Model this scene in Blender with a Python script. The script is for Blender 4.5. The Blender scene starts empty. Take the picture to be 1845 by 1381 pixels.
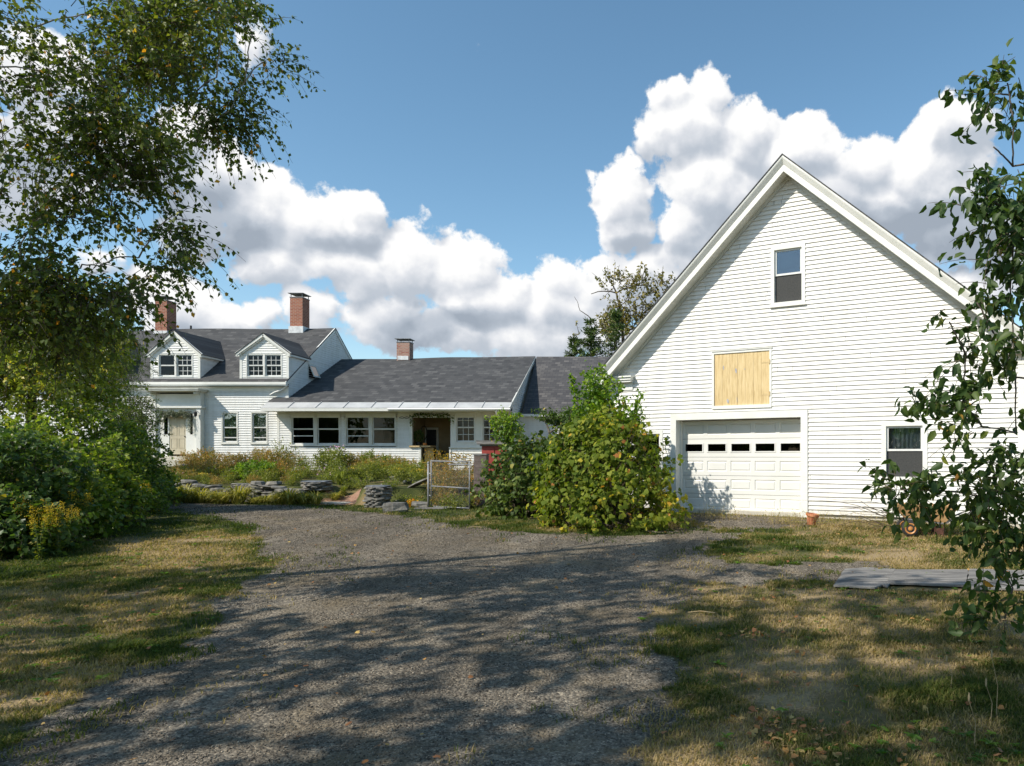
import bpy, math, random
import numpy as np
from mathutils import Vector, Matrix
R = math.radians
rng = np.random.default_rng(7); random.seed(7)
scene = bpy.context.scene
COL = scene.collection
# ------------------------------------------------------------------ camera, world, sun, exposure
CX, HY, F, H = 1195.0, 823.0, 1300.0, 1.75
cam_d = bpy.data.cameras.new('camera'); cam = bpy.data.objects.new('camera', cam_d); COL.objects.link(cam)
cam.location = (0, 0, H); cam.rotation_euler = (R(90), 0, 0)
cam_d.sensor_width = 36; cam_d.lens = F / 1845 * 36
cam_d.shift_x = -(CX - 922.5) / 1845; cam_d.shift_y = (HY - 690.5) / 1845
cam_d.clip_start = 0.05; cam_d.clip_end = 3000
scene.camera = cam
scene.view_settings.view_transform = 'Standard'; scene.view_settings.look = 'None'
scene.view_settings.exposure = 0.46; scene.view_settings.gamma = 1
SUN_EL = 42.0; SUN_DIR = Vector((0.83, 0.557, 0)).normalized()      # horizontal travel of the light
sd = bpy.data.lights.new('sun', 'SUN'); sun = bpy.data.objects.new('sun', sd); COL.objects.link(sun)
sd.energy = 4.2; sd.angle = R(0.53); sd.color = (1.0, 0.935, 0.835)
_tr = Vector((SUN_DIR.x * math.cos(R(SUN_EL)), SUN_DIR.y * math.cos(R(SUN_EL)), -math.sin(R(SUN_EL))))
sun.rotation_euler = _tr.to_track_quat('-Z', 'Y').to_euler(); sun.location = (-20, -15, 30)

def nd(nt, typ, **kw):
    n = nt.nodes.new(typ)
    for k, v in kw.items():
        if k == 'op': n.operation = v
        elif k.startswith('i_'):
            kk = k[2:]; kk = int(kk) if kk.isdigit() else kk
            n.inputs[kk].default_value = v
        else: setattr(n, k, v)
    return n
def ln(nt, a, ao, b, bi): nt.links.new(a.outputs[ao], b.inputs[bi])

def azel(px, py):
    k = (px - CX) / F; m = (HY - py) / F
    return math.atan(k), math.atan(m / math.sqrt(1 + k * k))
CLOUDS = [  # px, py, rx, ry, weight
 (330,225,75,60,1),(395,300,95,70,1),(350,390,90,90,.9),(470,365,105,80,1.1),(560,400,110,85,1.1),(640,392,72,62,1.1),(500,470,110,60,.9),(600,470,90,60,.9),
 (330,548,110,62,1.15),(385,580,90,62,1.1),(270,560,50,50,.9),(470,570,35,40,.75),(550,560,60,60,.8),
 (650,490,85,70,.95),(735,468,100,78,1.1),(830,485,95,78,1.1),(700,565,110,65,.95),(880,545,120,70,1.1),(810,600,150,50,1),(1000,560,110,80,1.0),(1010,500,65,50,.9),(960,610,130,60,1),
 (1120,520,95,75,.9),(1100,480,60,35,.8),(1180,490,60,50,.9),(1060,600,90,60,.9),
 (1118,345,66,72,1.2),(1130,405,60,72,1.05),(1115,450,42,42,.7),
 (1200,185,60,45,.75),(1285,170,55,68,.95),(1240,235,95,75,1.1),(1330,250,95,90,1.15),(1290,330,110,90,1.1),(1240,400,75,75,1),(1230,470,60,50,.7),
 (1440,270,95,72,1.15),(1540,290,100,70,1.15),(1640,300,110,80,1.1),(1710,235,85,68,1.15),(1690,330,120,95,1.1),(1590,370,130,80,1),(1480,350,140,90,1.0),(1740,420,120,80,1),(1840,440,120,90,.9),(1390,420,110,90,.9),(1760,520,150,50,.8),
 (60,120,120,90,.9),(160,230,140,70,.85),(40,260,120,80,.9),(250,300,90,80,.8),(100,330,110,70,.8),(-100,300,160,150,.8),(150,470,60,40,.5),
 (455,55,38,60,.55),(770,397,48,20,.42)]
def make_world():
    w = bpy.data.worlds.new('World'); scene.world = w; w.use_nodes = True
    nt = w.node_tree; nt.nodes.clear()
    g = bpy.data.node_groups.new('cloud_density', 'ShaderNodeTree')
    g.interface.new_socket('V', in_out='INPUT', socket_type='NodeSocketVector')
    g.interface.new_socket('D', in_out='OUTPUT', socket_type='NodeSocketFloat')
    g.interface.new_socket('S', in_out='OUTPUT', socket_type='NodeSocketFloat')
    gi = g.nodes.new('NodeGroupInput'); go = g.nodes.new('NodeGroupOutput')
    # V = (az, el, 0); warp a little
    wn = nd(g, 'ShaderNodeTexNoise', i_Scale=9.0, i_Detail=4.0, i_Roughness=0.55)
    ln(g, gi, 0, wn, 'Vector')
    ws = nd(g, 'ShaderNodeVectorMath', op='SUBTRACT'); ws.inputs[1].default_value = (.5, .5, .5); ln(g, wn, 'Color', ws, 0)
    wm = nd(g, 'ShaderNodeVectorMath', op='MULTIPLY_ADD'); wm.inputs[1].default_value = (.085, .07, 0)
    ln(g, ws, 0, wm, 0); ln(g, gi, 0, wm, 2)
    acc = None
    for (px, py, rx, ry, wt) in CLOUDS:
        a, e = azel(px, py); a1, _ = azel(px + rx, py); _, e1 = azel(px, py - ry)
        ra = max(.004, abs(a1 - a)) * 1.05; re = max(.004, abs(e1 - e)) * 1.05
        m = nd(g, 'ShaderNodeVectorMath', op='MULTIPLY_ADD')
        m.inputs[1].default_value = (1 / ra, 1 / re, 0); m.inputs[2].default_value = (-a / ra, -e / re, 0)
        ln(g, wm, 0, m, 0)
        d = nd(g, 'ShaderNodeVectorMath', op='DOT_PRODUCT'); ln(g, m, 0, d, 0); ln(g, m, 0, d, 1)
        f = nd(g, 'ShaderNodeMath', op='MULTIPLY_ADD'); f.inputs[1].default_value = -wt; f.inputs[2].default_value = wt
        ln(g, d, 'Value', f, 0)
        if acc is None: acc = nd(g, 'ShaderNodeMath', op='MAXIMUM'); ln(g, f, 0, acc, 0); acc.inputs[1].default_value = -.4
        else:
            s = nd(g, 'ShaderNodeMath', op='SMOOTH_MAX'); s.inputs[2].default_value = .12
            ln(g, acc, 0, s, 0); ln(g, f, 0, s, 1); acc = s
    n2 = nd(g, 'ShaderNodeTexNoise', i_Scale=17.0, i_Detail=12.0, i_Roughness=0.62); ln(g, gi, 0, n2, 'Vector')
    mm = nd(g, 'ShaderNodeMath', op='MULTIPLY_ADD'); mm.inputs[1].default_value = 2.6; mm.inputs[2].default_value = -1.3
    ln(g, n2, 'Fac', mm, 0)
    ad = nd(g, 'ShaderNodeMath', op='ADD'); ln(g, acc, 0, ad, 0); ln(g, mm, 0, ad, 1)
    ln(g, ad, 0, go, 0)
    n3 = nd(g, 'ShaderNodeTexNoise', i_Scale=16.0, i_Detail=5.0, i_Roughness=0.5); ln(g, gi, 0, n3, 'Vector')
    m3 = nd(g, 'ShaderNodeMath', op='MULTIPLY_ADD'); m3.inputs[1].default_value = 1.1; m3.inputs[2].default_value = -.55
    ln(g, n3, 'Fac', m3, 0); a3 = nd(g, 'ShaderNodeMath', op='ADD'); ln(g, acc, 0, a3, 0); ln(g, m3, 0, a3, 1); ln(g, a3, 0, go, 1)
    tc = nt.nodes.new('ShaderNodeTexCoord')
    sx = nt.nodes.new('ShaderNodeSeparateXYZ'); ln(nt, tc, 'Generated', sx, 0)
    at = nd(nt, 'ShaderNodeMath', op='ARCTAN2'); ln(nt, sx, 0, at, 0); ln(nt, sx, 1, at, 1)
    el = nd(nt, 'ShaderNodeMath', op='ARCSINE'); ln(nt, sx, 2, el, 0)
    cv = nt.nodes.new('ShaderNodeCombineXYZ'); ln(nt, at, 0, cv, 0); ln(nt, el, 0, cv, 1)
    def grp(vsock):
        n = nt.nodes.new('ShaderNodeGroup'); n.node_tree = g; nt.links.new(vsock, n.inputs[0]); return n
    d0 = grp(cv.outputs[0])
    off = nd(nt, 'ShaderNodeVectorMath', op='ADD'); off.inputs[1].default_value = (-.010, .018, 0); ln(nt, cv, 0, off, 0)
    d1 = grp(off.outputs[0])
    al = nd(nt, 'ShaderNodeMapRange', interpolation_type='SMOOTHSTEP'); al.inputs['From Min'].default_value = .12; al.inputs['From Max'].default_value = .46
    ln(nt, d0, 0, al, 'Value')
    df = nd(nt, 'ShaderNodeMath', op='SUBTRACT'); ln(nt, d0, 1, df, 0); ln(nt, d1, 1, df, 1)  # sunlit relief of the clouds put into their colour from the density difference
    sh = nd(nt, 'ShaderNodeMapRange', interpolation_type='SMOOTHSTEP'); sh.inputs['From Min'].default_value = -.42; sh.inputs['From Max'].default_value = .34; sh.inputs['To Min'].default_value = .46; sh.inputs['To Max'].default_value = 1.05
    ln(nt, df, 0, sh, 'Value')
    # grey undersides: cloud shade painted in as hand-placed, noise-warped ellipses
    wv = nd(nt, 'ShaderNodeTexNoise', i_Scale=10.0, i_Detail=9.0, i_Roughness=.55); ln(nt, cv, 0, wv, 'Vector')
    wv1 = nd(nt, 'ShaderNodeVectorMath', op='SUBTRACT'); wv1.inputs[1].default_value = (.5, .5, .5); ln(nt, wv, 'Color', wv1, 0)
    wv2 = nd(nt, 'ShaderNodeVectorMath', op='MULTIPLY_ADD'); wv2.inputs[1].default_value = (.17, .11, 0); ln(nt, wv1, 0, wv2, 0); ln(nt, cv, 0, wv2, 2)
    dk = None
    for (px, py, rx, ry, wt) in [(350,385,120,85,1),(300,300,70,70,.7),(420,330,50,40,.4),(790,578,150,42,.85),(700,600,80,30,.45),(930,592,100,30,.45),(1010,570,60,50,.4),(610,435,70,28,.5),(400,590,110,36,.5),
        (1700,425,190,70,1.1),(1560,410,130,55,.8),(1480,330,70,60,.4),(1250,470,90,40,.45),(1180,560,90,50,.5),(1130,430,45,50,.4),(60,290,160,60,.7),(1290,400,70,40,.35),(1800,330,80,60,.5)]:
        a, e_ = azel(px, py); a1, _ = azel(px+rx, py); _, e1 = azel(px, py-ry); ra = max(.004, abs(a1-a))*1.25; re = max(.004, abs(e1-e_))*1.25
        m = nd(nt, 'ShaderNodeVectorMath', op='MULTIPLY_ADD'); m.inputs[1].default_value = (1/ra, 1/re, 0); m.inputs[2].default_value = (-a/ra, -e_/re, 0); ln(nt, wv2, 0, m, 0)
        d = nd(nt, 'ShaderNodeVectorMath', op='DOT_PRODUCT'); ln(nt, m, 0, d, 0); ln(nt, m, 0, d, 1)
        f = nd(nt, 'ShaderNodeMath', op='MULTIPLY_ADD', use_clamp=True); f.inputs[1].default_value = -wt; f.inputs[2].default_value = wt; ln(nt, d, 'Value', f, 0)
        if dk is None: dk = f
        else:
            q = nd(nt, 'ShaderNodeMath', op='SMOOTH_MAX'); q.inputs[2].default_value = .2; ln(nt, dk, 0, q, 0); ln(nt, f, 0, q, 1); dk = q
    th = nd(nt, 'ShaderNodeMath', op='MULTIPLY'); th.inputs[1].default_value = .80; ln(nt, dk, 0, th, 0)
    s2 = nd(nt, 'ShaderNodeMath', op='SUBTRACT', use_clamp=True); ln(nt, sh, 0, s2, 0); ln(nt, th, 0, s2, 1)
    cr = nt.nodes.new('ShaderNodeValToRGB'); e = cr.color_ramp.elements
    e[0].position = 0; e[0].color = (.33, .38, .45, 1); e[1].position = 1; e[1].color = (1, .99, .97, 1)
    x = e.new(.35); x.color = (.46, .51, .58, 1); x = e.new(.72); x.color = (.72, .74, .78, 1)
    ln(nt, s2, 0, cr, 'Fac')
    sky = nt.nodes.new('ShaderNodeTexSky'); sky.sky_type = 'NISHITA'; sky.sun_disc = False
    sky.sun_elevation = R(SUN_EL)
    sky.sun_rotation = math.atan2(-SUN_DIR.x, -SUN_DIR.y)
    sky.air_density = 1.0; sky.dust_density = .4; sky.ozone_density = 1.3; sky.altitude = 100
    hs = nd(nt, 'ShaderNodeHueSaturation'); hs.inputs['Hue'].default_value = .487; hs.inputs['Saturation'].default_value = 1.10; hs.inputs['Value'].default_value = .92
    ln(nt, sky, 0, hs, 'Color')
    b1 = nt.nodes.new('ShaderNodeBackground'); b1.inputs['Strength'].default_value = .135; ln(nt, hs, 0, b1, 'Color')
    b2 = nt.nodes.new('ShaderNodeBackground'); b2.inputs['Strength'].default_value = .80; ln(nt, cr, 0, b2, 'Color')
    mx = nt.nodes.new('ShaderNodeMixShader'); ln(nt, al, 0, mx, 0); ln(nt, b1, 0, mx, 1); ln(nt, b2, 0, mx, 2)
    out = nt.nodes.new('ShaderNodeOutputWorld'); ln(nt, mx, 0, out, 0)
    try: w.cycles.sampling_method = 'MANUAL'; w.cycles.sample_map_resolution = 512
    except Exception: pass
make_world()

# ------------------------------------------------------------------ noise
def _h(ix, iy, iz=0, s=0):
    n = (ix * 374761393 + iy * 668265263 + iz * 2147483647 * 7 + s * 974634777) & 0x7fffffff
    n = ((n ^ (n >> 13)) * 1274126177) & 0x7fffffff
    n = (n ^ (n >> 16)) * 2246822519 & 0x7fffffff
    return (n & 0xffff) / 65535.0
def vn2(x, y, s=0):
    ix = np.floor(x).astype(np.int64); iy = np.floor(y).astype(np.int64); fx = x - ix; fy = y - iy
    fx = fx * fx * (3 - 2 * fx); fy = fy * fy * (3 - 2 * fy)
    a = _h(ix, iy, 0, s); b = _h(ix + 1, iy, 0, s); c = _h(ix, iy + 1, 0, s); d = _h(ix + 1, iy + 1, 0, s)
    return (a * (1 - fx) + b * fx) * (1 - fy) + (c * (1 - fx) + d * fx) * fy
def fbm(x, y, s=0, o=4):
    v = 0; a = .5
    for i in range(o): v = v + a * vn2(x, y, s + i); x = x * 2.03; y = y * 2.03; a *= .5
    return v / (1 - .5 ** o)
def vn3(P, f, s=0):
    x, y, z = (P * f).T; iz = np.floor(z).astype(np.int64); fz = z - iz; fz = fz * fz * (3 - 2 * fz)
    return vn2(x + iz * 17.31, y + iz * 9.7, s) * (1 - fz) + vn2(x + (iz + 1) * 17.31, y + (iz + 1) * 9.7, s) * fz

# ------------------------------------------------------------------ ground height and pixel helpers
def sst(a, b, x): t = np.clip((x - a) / (b - a), 0, 1); return t * t * (3 - 2 * t)
def wall_y(X): return 20.9 + (-8.3 - X) * .33
def ground(X, Y):
    X = np.asarray(X, float); Y = np.asarray(Y, float)
    b = .33 * np.clip((Y - 3) / 14, 0, 1)
    wy = wall_y(X)
    ramp = np.clip((Y - wy) / np.maximum(30.6 - wy, 1), 0, 1)
    soft = .8 * np.clip((Y - 21) / 9.5, 0, 1)
    gap = np.exp(-((X + 9.75) / .55) ** 2)
    w = .06 + 2.2 * gap
    terr = .47 * sst(0, 1, (Y - wy - .12) / w) + .35 * ramp
    side = sst(-7.2, -6.2, X)
    lf = sst(-17.5, -16.0, X)
    t2 = terr * (1 - side) + soft * side
    up = .22 * sst(29, 31, Y) * (1 - sst(-16.6, -16.4, X))
    und = .03 * (fbm(X * .35, Y * .35, 3, 3) - .5) * np.clip((Y - 2) / 3, 0, 1) + .015 * (fbm(X * 2, Y * 2, 9, 2) - .5)
    return b + t2 + up + und
def gh(x, y): return float(ground(np.array([x]), np.array([y]))[0])
def G(px, py):
    k = (px - CX) / F; m = (HY - py) / F
    Y = 1.5 * F / (py - HY)
    for _ in range(30):
        Yn = (gh(k * Y, Y) - H) / m; Y = .5 * Y + .5 * Yn
    return k * Y, Y
def P(px, py, Y): return Vector(((px - CX) / F * Y, Y, H + (HY - py) / F * Y))

# ------------------------------------------------------------------ mesh building
class MB:
    def __init__(s): s.v = []; s.f = []; s.m = []
    def quad(s, a, b, c, d, m=0): i = len(s.v); s.v += [a, b, c, d]; s.f.append((i, i+1, i+2, i+3)); s.m.append(m)
    def poly(s, pts, m=0): i = len(s.v); s.v += list(pts); s.f.append(tuple(range(i, i + len(pts)))); s.m.append(m)
    def box(s, x0, x1, y0, y1, z0, z1, m=0):
        i = len(s.v); s.v += [(x0,y0,z0),(x1,y0,z0),(x1,y1,z0),(x0,y1,z0),(x0,y0,z1),(x1,y0,z1),(x1,y1,z1),(x0,y1,z1)]
        for f in ((0,3,2,1),(4,5,6,7),(0,1,5,4),(1,2,6,5),(2,3,7,6),(3,0,4,7)): s.f.append(tuple(i+k for k in f)); s.m.append(m)
    def obox(s, c, ax, ay, az, m=0):   # oriented box: centre and half-vectors
        c, ax, ay, az = map(Vector, (c, ax, ay, az)); i = len(s.v)
        for dz in (-1, 1):
            for dx, dy in ((-1,-1),(1,-1),(1,1),(-1,1)): s.v.append(tuple(c + ax*dx + ay*dy + az*dz))
        for f in ((0,3,2,1),(4,5,6,7),(0,1,5,4),(1,2,6,5),(2,3,7,6),(3,0,4,7)): s.f.append(tuple(i+k for k in f)); s.m.append(m)
    def beam(s, a, b, w, h, m=0, up=(0,0,1)):
        a, b = Vector(a), Vector(b); d = b - a; u = Vector(up); sdv = d.cross(u)
        sdv = sdv.normalized() if sdv.length > 1e-6 else Vector((1,0,0)); u = sdv.cross(d).normalized()
        s.obox((a+b)/2, d/2, sdv*w/2, u*h/2, m)
    def tube(s, pts, rad, n=8, m=0, cap=True):
        pts = [Vector(p) for p in pts]; K = len(pts)
        if not hasattr(rad, '__len__'): rad = [rad] * K
        i0 = len(s.v); ref = Vector((0,0,1))
        for k, p in enumerate(pts):
            t = (pts[min(k+1,K-1)] - pts[max(k-1,0)]).normalized()
            if abs(t.dot(ref)) > .95: ref = Vector((1,0,0))
            a = t.cross(ref).normalized(); b = t.cross(a)
            for j in range(n):
                an = 2*math.pi*j/n; s.v.append(tuple(p + (a*math.cos(an) + b*math.sin(an))*rad[k]))
        for k in range(K-1):
            for j in range(n): s.f.append((i0+k*n+j, i0+k*n+(j+1)%n, i0+(k+1)*n+(j+1)%n, i0+(k+1)*n+j)); s.m.append(m)
        if cap:
            s.f.append(tuple(i0+j for j in range(n))[::-1]); s.m.append(m)
            s.f.append(tuple(i0+(K-1)*n+j for j in range(n))); s.m.append(m)
    def lathe(s, prof, c=(0,0,0), n=20, m=0, axis='z'):
        i0 = len(s.v); K = len(prof)
        for r, h in prof:
            for j in range(n):
                a = 2*math.pi*j/n; x, y = r*math.cos(a), r*math.sin(a)
                q = (x, y, h) if axis == 'z' else (x, h, y)
                s.v.append((c[0]+q[0], c[1]+q[1], c[2]+q[2]))
        for k in range(K-1):
            for j in range(n): s.f.append((i0+k*n+j, i0+k*n+(j+1)%n, i0+(k+1)*n+(j+1)%n, i0+(k+1)*n+j)); s.m.append(m)
        s.f.append(tuple(i0+j for j in range(n))[::-1]); s.m.append(m)
        s.f.append(tuple(i0+(K-1)*n+j for j in range(n))); s.m.append(m)
    def build(s, name, mats, parent=None, smooth=False):
        me = bpy.data.meshes.new(name); me.from_pydata([tuple(v) for v in s.v], [], s.f)
        for m in (mats if isinstance(mats, (list, tuple)) else [mats]): me.materials.append(m)
        me.polygons.foreach_set('material_index', s.m)
        if smooth: me.polygons.foreach_set('use_smooth', [True]*len(me.polygons))
        me.update(); o = bpy.data.objects.new(name, me); COL.objects.link(o)
        if parent: o.parent = parent
        return o
def nmesh(name, V, Fc, mats, parent=None, attrs=None, midx=None, smooth=False):
    """V (n,3); Fc (m,k) constant-size faces"""
    me = bpy.data.meshes.new(name); n, (m, k) = len(V), Fc.shape
    me.vertices.add(n); me.vertices.foreach_set('co', V.astype(np.float32).ravel())
    me.loops.add(m*k); me.loops.foreach_set('vertex_index', Fc.astype(np.int32).ravel())
    me.polygons.add(m); me.polygons.foreach_set('loop_start', np.arange(0, m*k, k, dtype=np.int32))
    if smooth: me.polygons.foreach_set('use_smooth', np.ones(m, dtype=bool))
    for mt in (mats if isinstance(mats, (list, tuple)) else [mats]): me.materials.append(mt)
    if midx is not None: me.polygons.foreach_set('material_index', midx.astype(np.int32))
    if attrs:
        for an, av in attrs.items():
            a = me.attributes.new(an, 'FLOAT', 'POINT'); a.data.foreach_set('value', av.astype(np.float32))
    me.update(calc_edges=True); o = bpy.data.objects.new(name, me); COL.objects.link(o)
    if parent: o.parent = parent
    return o
def tag(o, label=None, cat=None, group=None, kind=None):
    if label: o['label'] = label
    if cat: o['category'] = cat
    if group: o['group'] = group
    if kind: o['kind'] = kind
    return o
def empty(name, loc, label=None, cat=None, group=None, rz=0):
    o = bpy.data.objects.new(name, None); COL.objects.link(o); o.location = loc; o.rotation_euler = (0, 0, rz)
    o.empty_display_size = .2
    return tag(o, label, cat, group)
def copy_tree(o, parent=None, loc=None, rz=None, sc=None, label=None):
    c = o.copy(); COL.objects.link(c)
    if parent: c.parent = parent
    if loc is not None: c.location = loc
    if rz is not None: c.rotation_euler = (0, 0, rz)
    if sc is not None: c.scale = (sc, sc, sc) if not hasattr(sc, '__len__') else sc
    if label: c['label'] = label
    for ch in list(o.children):
        copy_tree(ch, c)
    return c

# ------------------------------------------------------------------ materials
def mat(name):
    m = bpy.data.materials.new(name); m.use_nodes = True; nt = m.node_tree; nt.nodes.clear()
    out = nt.nodes.new('ShaderNodeOutputMaterial'); b = nt.nodes.new('ShaderNodeBsdfPrincipled'); ln(nt, b, 0, out, 0)
    return m, nt, b, out
def setc(s, c): s.default_value = (c[0], c[1], c[2], 1)
def noisy(name, c1, c2, scale=4, rough=.6, detail=5, bump=0, bscale=None, spec=.4, stretch=(1,1,1), thr=(.35,.65), metal=0, c3=None):
    m, nt, b, _ = mat(name)
    tc = nt.nodes.new('ShaderNodeTexCoord'); mp = nt.nodes.new('ShaderNodeMapping'); mp.inputs['Scale'].default_value = stretch
    ln(nt, tc, 'Object', mp, 0)
    n = nd(nt, 'ShaderNodeTexNoise', i_Scale=scale, i_Detail=detail, i_Roughness=.6); ln(nt, mp, 0, n, 'Vector')
    cr = nt.nodes.new('ShaderNodeValToRGB'); e = cr.color_ramp.elements
    e[0].position = thr[0]; e[0].color = (*c1, 1); e[1].position = thr[1]; e[1].color = (*c2, 1)
    if c3: x = e.new((thr[0]+thr[1])/2); x.color = (*c3, 1)
    ln(nt, n, 'Fac', cr, 0); ln(nt, cr, 0, b, 'Base Color')
    b.inputs['Roughness'].default_value = rough; b.inputs['Specular IOR Level'].default_value = spec; b.inputs['Metallic'].default_value = metal
    if bump:
        n2 = nd(nt, 'ShaderNodeTexNoise', i_Scale=bscale or scale*6, i_Detail=6.0); ln(nt, mp, 0, n2, 'Vector')
        bp = nd(nt, 'ShaderNodeBump', i_Strength=bump, i_Distance=.02); ln(nt, n2, 'Fac', bp, 'Height'); ln(nt, bp, 0, b, 'Normal')
    return m
def siding_mat(name, base, dirt):
    m, nt, b, _ = mat(name)
    tc = nt.nodes.new('ShaderNodeTexCoord')
    mp = nd(nt, 'ShaderNodeMapping'); mp.inputs['Scale'].default_value = (.25, .25, 9); ln(nt, tc, 'Object', mp, 0)
    n = nd(nt, 'ShaderNodeTexNoise', i_Scale=1.0, i_Detail=3.0); ln(nt, mp, 0, n, 'Vector')
    n2 = nd(nt, 'ShaderNodeTexNoise', i_Scale=1.3, i_Detail=7.0, i_Roughness=.7); ln(nt, tc, 'Object', n2, 'Vector')
    mp3 = nd(nt, 'ShaderNodeMapping'); mp3.inputs['Scale'].default_value = (6, 6, .35); ln(nt, tc, 'Object', mp3, 0)
    n3 = nd(nt, 'ShaderNodeTexNoise', i_Scale=1.0, i_Detail=5.0); ln(nt, mp3, 0, n3, 'Vector')
    a = nd(nt, 'ShaderNodeMath', op='ADD'); ln(nt, n, 'Fac', a, 0); ln(nt, n2, 'Fac', a, 1)
    a2 = nd(nt, 'ShaderNodeMath', op='ADD'); ln(nt, a, 0, a2, 0); ln(nt, n3, 'Fac', a2, 1)
    cr = nt.nodes.new('ShaderNodeValToRGB'); e = cr.color_ramp.elements
    e[0].position = .37; e[0].color = (*dirt, 1); e[1].position = .54; e[1].color = (*base, 1)
    dv = nd(nt, 'ShaderNodeMath', op='DIVIDE'); dv.inputs[1].default_value = 3; ln(nt, a2, 0, dv, 0)
    sxz = nt.nodes.new('ShaderNodeSeparateXYZ'); ln(nt, tc, 'Object', sxz, 0)
    mz = nd(nt, 'ShaderNodeMapRange'); mz.inputs['From Min'].default_value = .05; mz.inputs['From Max'].default_value = .75; mz.inputs['To Min'].default_value = .62; mz.inputs['To Max'].default_value = 0; ln(nt, sxz, 2, mz, 0)
    ns_ = nd(nt, 'ShaderNodeTexNoise', i_Scale=5.0, i_Detail=9.0, i_Roughness=.75); ln(nt, tc, 'Object', ns_, 'Vector')
    mn = nd(nt, 'ShaderNodeMath', op='MULTIPLY', use_clamp=True); ln(nt, mz, 0, mn, 0); ln(nt, ns_, 'Fac', mn, 1)
    md = nd(nt, 'ShaderNodeMix', data_type='RGBA'); ln(nt, mn, 0, md, 0); ln(nt, cr, 0, md, 6); setc(md.inputs[7], (.36,.30,.20))
    ln(nt, dv, 0, cr, 0); ln(nt, md, 2, b, 'Base Color'); b.inputs['Roughness'].default_value = .55
    b.inputs['Specular IOR Level'].default_value = .25
    mpb = nd(nt, 'ShaderNodeMapping'); mpb.inputs['Scale'].default_value = (3, 3, 60); ln(nt, tc, 'Object', mpb, 0)
    n4 = nd(nt, 'ShaderNodeTexNoise', i_Scale=1.0, i_Detail=4.0); ln(nt, mpb, 0, n4, 'Vector')
    bp = nd(nt, 'ShaderNodeBump', i_Strength=.25, i_Distance=.01); ln(nt, n4, 'Fac', bp, 'Height'); ln(nt, bp, 0, b, 'Normal')
    return m
def brick_mat(name, cols, mortar, bw, bh, ms, slope=None, rough=.85, spec=.3, coord='wall', vstretch=1.0):
    m, nt, b, _ = mat(name)
    tc = nt.nodes.new('ShaderNodeTexCoord'); sx = nt.nodes.new('ShaderNodeSeparateXYZ'); ln(nt, tc, 'Object', sx, 0)
    a = nd(nt, 'ShaderNodeMath', op='ADD'); ln(nt, sx, 0, a, 0)
    if coord == 'wall': ln(nt, sx, 1, a, 1)
    elif coord == 'yz': ln(nt, sx, 1, a, 0); a.inputs[1].default_value = 0
    else: a.inputs[1].default_value = 0
    v = nd(nt, 'ShaderNodeMath', op='MULTIPLY'); v.inputs[1].default_value = vstretch; ln(nt, sx, 2, v, 0)
    n0 = nd(nt, 'ShaderNodeTexNoise', i_Scale=1.2, i_Detail=3.0); ln(nt, tc, 'Object', n0, 'Vector')
    v2 = nd(nt, 'ShaderNodeMath', op='MULTIPLY_ADD'); v2.inputs[1].default_value = .05 if coord != 'wall' else 0; ln(nt, n0, 'Fac', v2, 0); ln(nt, v, 0, v2, 2)
    c = nt.nodes.new('ShaderNodeCombineXYZ'); ln(nt, a, 0, c, 0); ln(nt, v2, 0, c, 1)
    br = nt.nodes.new('ShaderNodeTexBrick'); ln(nt, c, 0, br, 'Vector')
    br.inputs['Scale'].default_value = 1; br.inputs['Brick Width'].default_value = bw; br.inputs['Row Height'].default_value = bh
    br.inputs['Mortar Size'].default_value = ms; br.inputs['Mortar Smooth'].default_value = .3; br.inputs['Bias'].default_value = 0
    setc(br.inputs['Color1'], (0,0,0)); setc(br.inputs['Color2'], (1,1,1)); setc(br.inputs['Mortar'], (.5,.5,.5))
    cr = nt.nodes.new('ShaderNodeValToRGB'); e = cr.color_ramp.elements
    e[0].position = 0; e[0].color = (*cols[0], 1); e[1].position = 1; e[1].color = (*cols[-1], 1)
    for i, cc in enumerate(cols[1:-1]): x = e.new((i+1)/(len(cols)-1)); x.color = (*cc, 1)
    ns = nd(nt, 'ShaderNodeTexNoise', i_Scale=2.5, i_Detail=8.0, i_Roughness=.75); ln(nt, tc, 'Object', ns, 'Vector')
    mxf = nd(nt, 'ShaderNodeMix', data_type='RGBA'); mxf.inputs[0].default_value = .3
    ln(nt, br, 'Color', mxf, 6); ln(nt, ns, 'Fac', mxf, 7); ln(nt, mxf, 2, cr, 0)
    mx = nd(nt, 'ShaderNodeMix', data_type='RGBA'); ln(nt, br, 'Fac', mx, 0); ln(nt, cr, 0, mx, 6); setc(mx.inputs[7], mortar)
    ln(nt, mx, 2, b, 'Base Color'); b.inputs['Roughness'].default_value = rough; b.inputs['Specular IOR Level'].default_value = spec
    bp = nd(nt, 'ShaderNodeBump', i_Strength=.5, i_Distance=.006, invert=True); ln(nt, br, 'Fac', bp, 'Height')
    nf = nd(nt, 'ShaderNodeTexNoise', i_Scale=120.0, i_Detail=3.0); ln(nt, tc, 'Object', nf, 'Vector')
    bp2 = nd(nt, 'ShaderNodeBump', i_Strength=.35, i_Distance=.004); ln(nt, nf, 'Fac', bp2, 'Height'); ln(nt, bp, 0, bp2, 'Normal'); ln(nt, bp2, 0, b, 'Normal')
    return m
BRIGHT = {'birch_leaf': 2.15, 'hedge_leaf': 2.0, 'dark_shrub_leaf': 1.9, 'yellow_green_leaf': 2.3, 'locust_leaf': 1.7, 'vine_leaf': 1.65, 'vine_leaf_pale': 1.25, 'sapling_leaf': 1.7, 'apple_leaf': 1.6, 'rusty_leaf': 1.7, 'needles': 1.5, 'bed_green_leaf': 2.1, 'bed_rusty_leaf': 2.1, 'daylily_leaf': 1.5, 'maple_leaf': 1.2}
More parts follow.
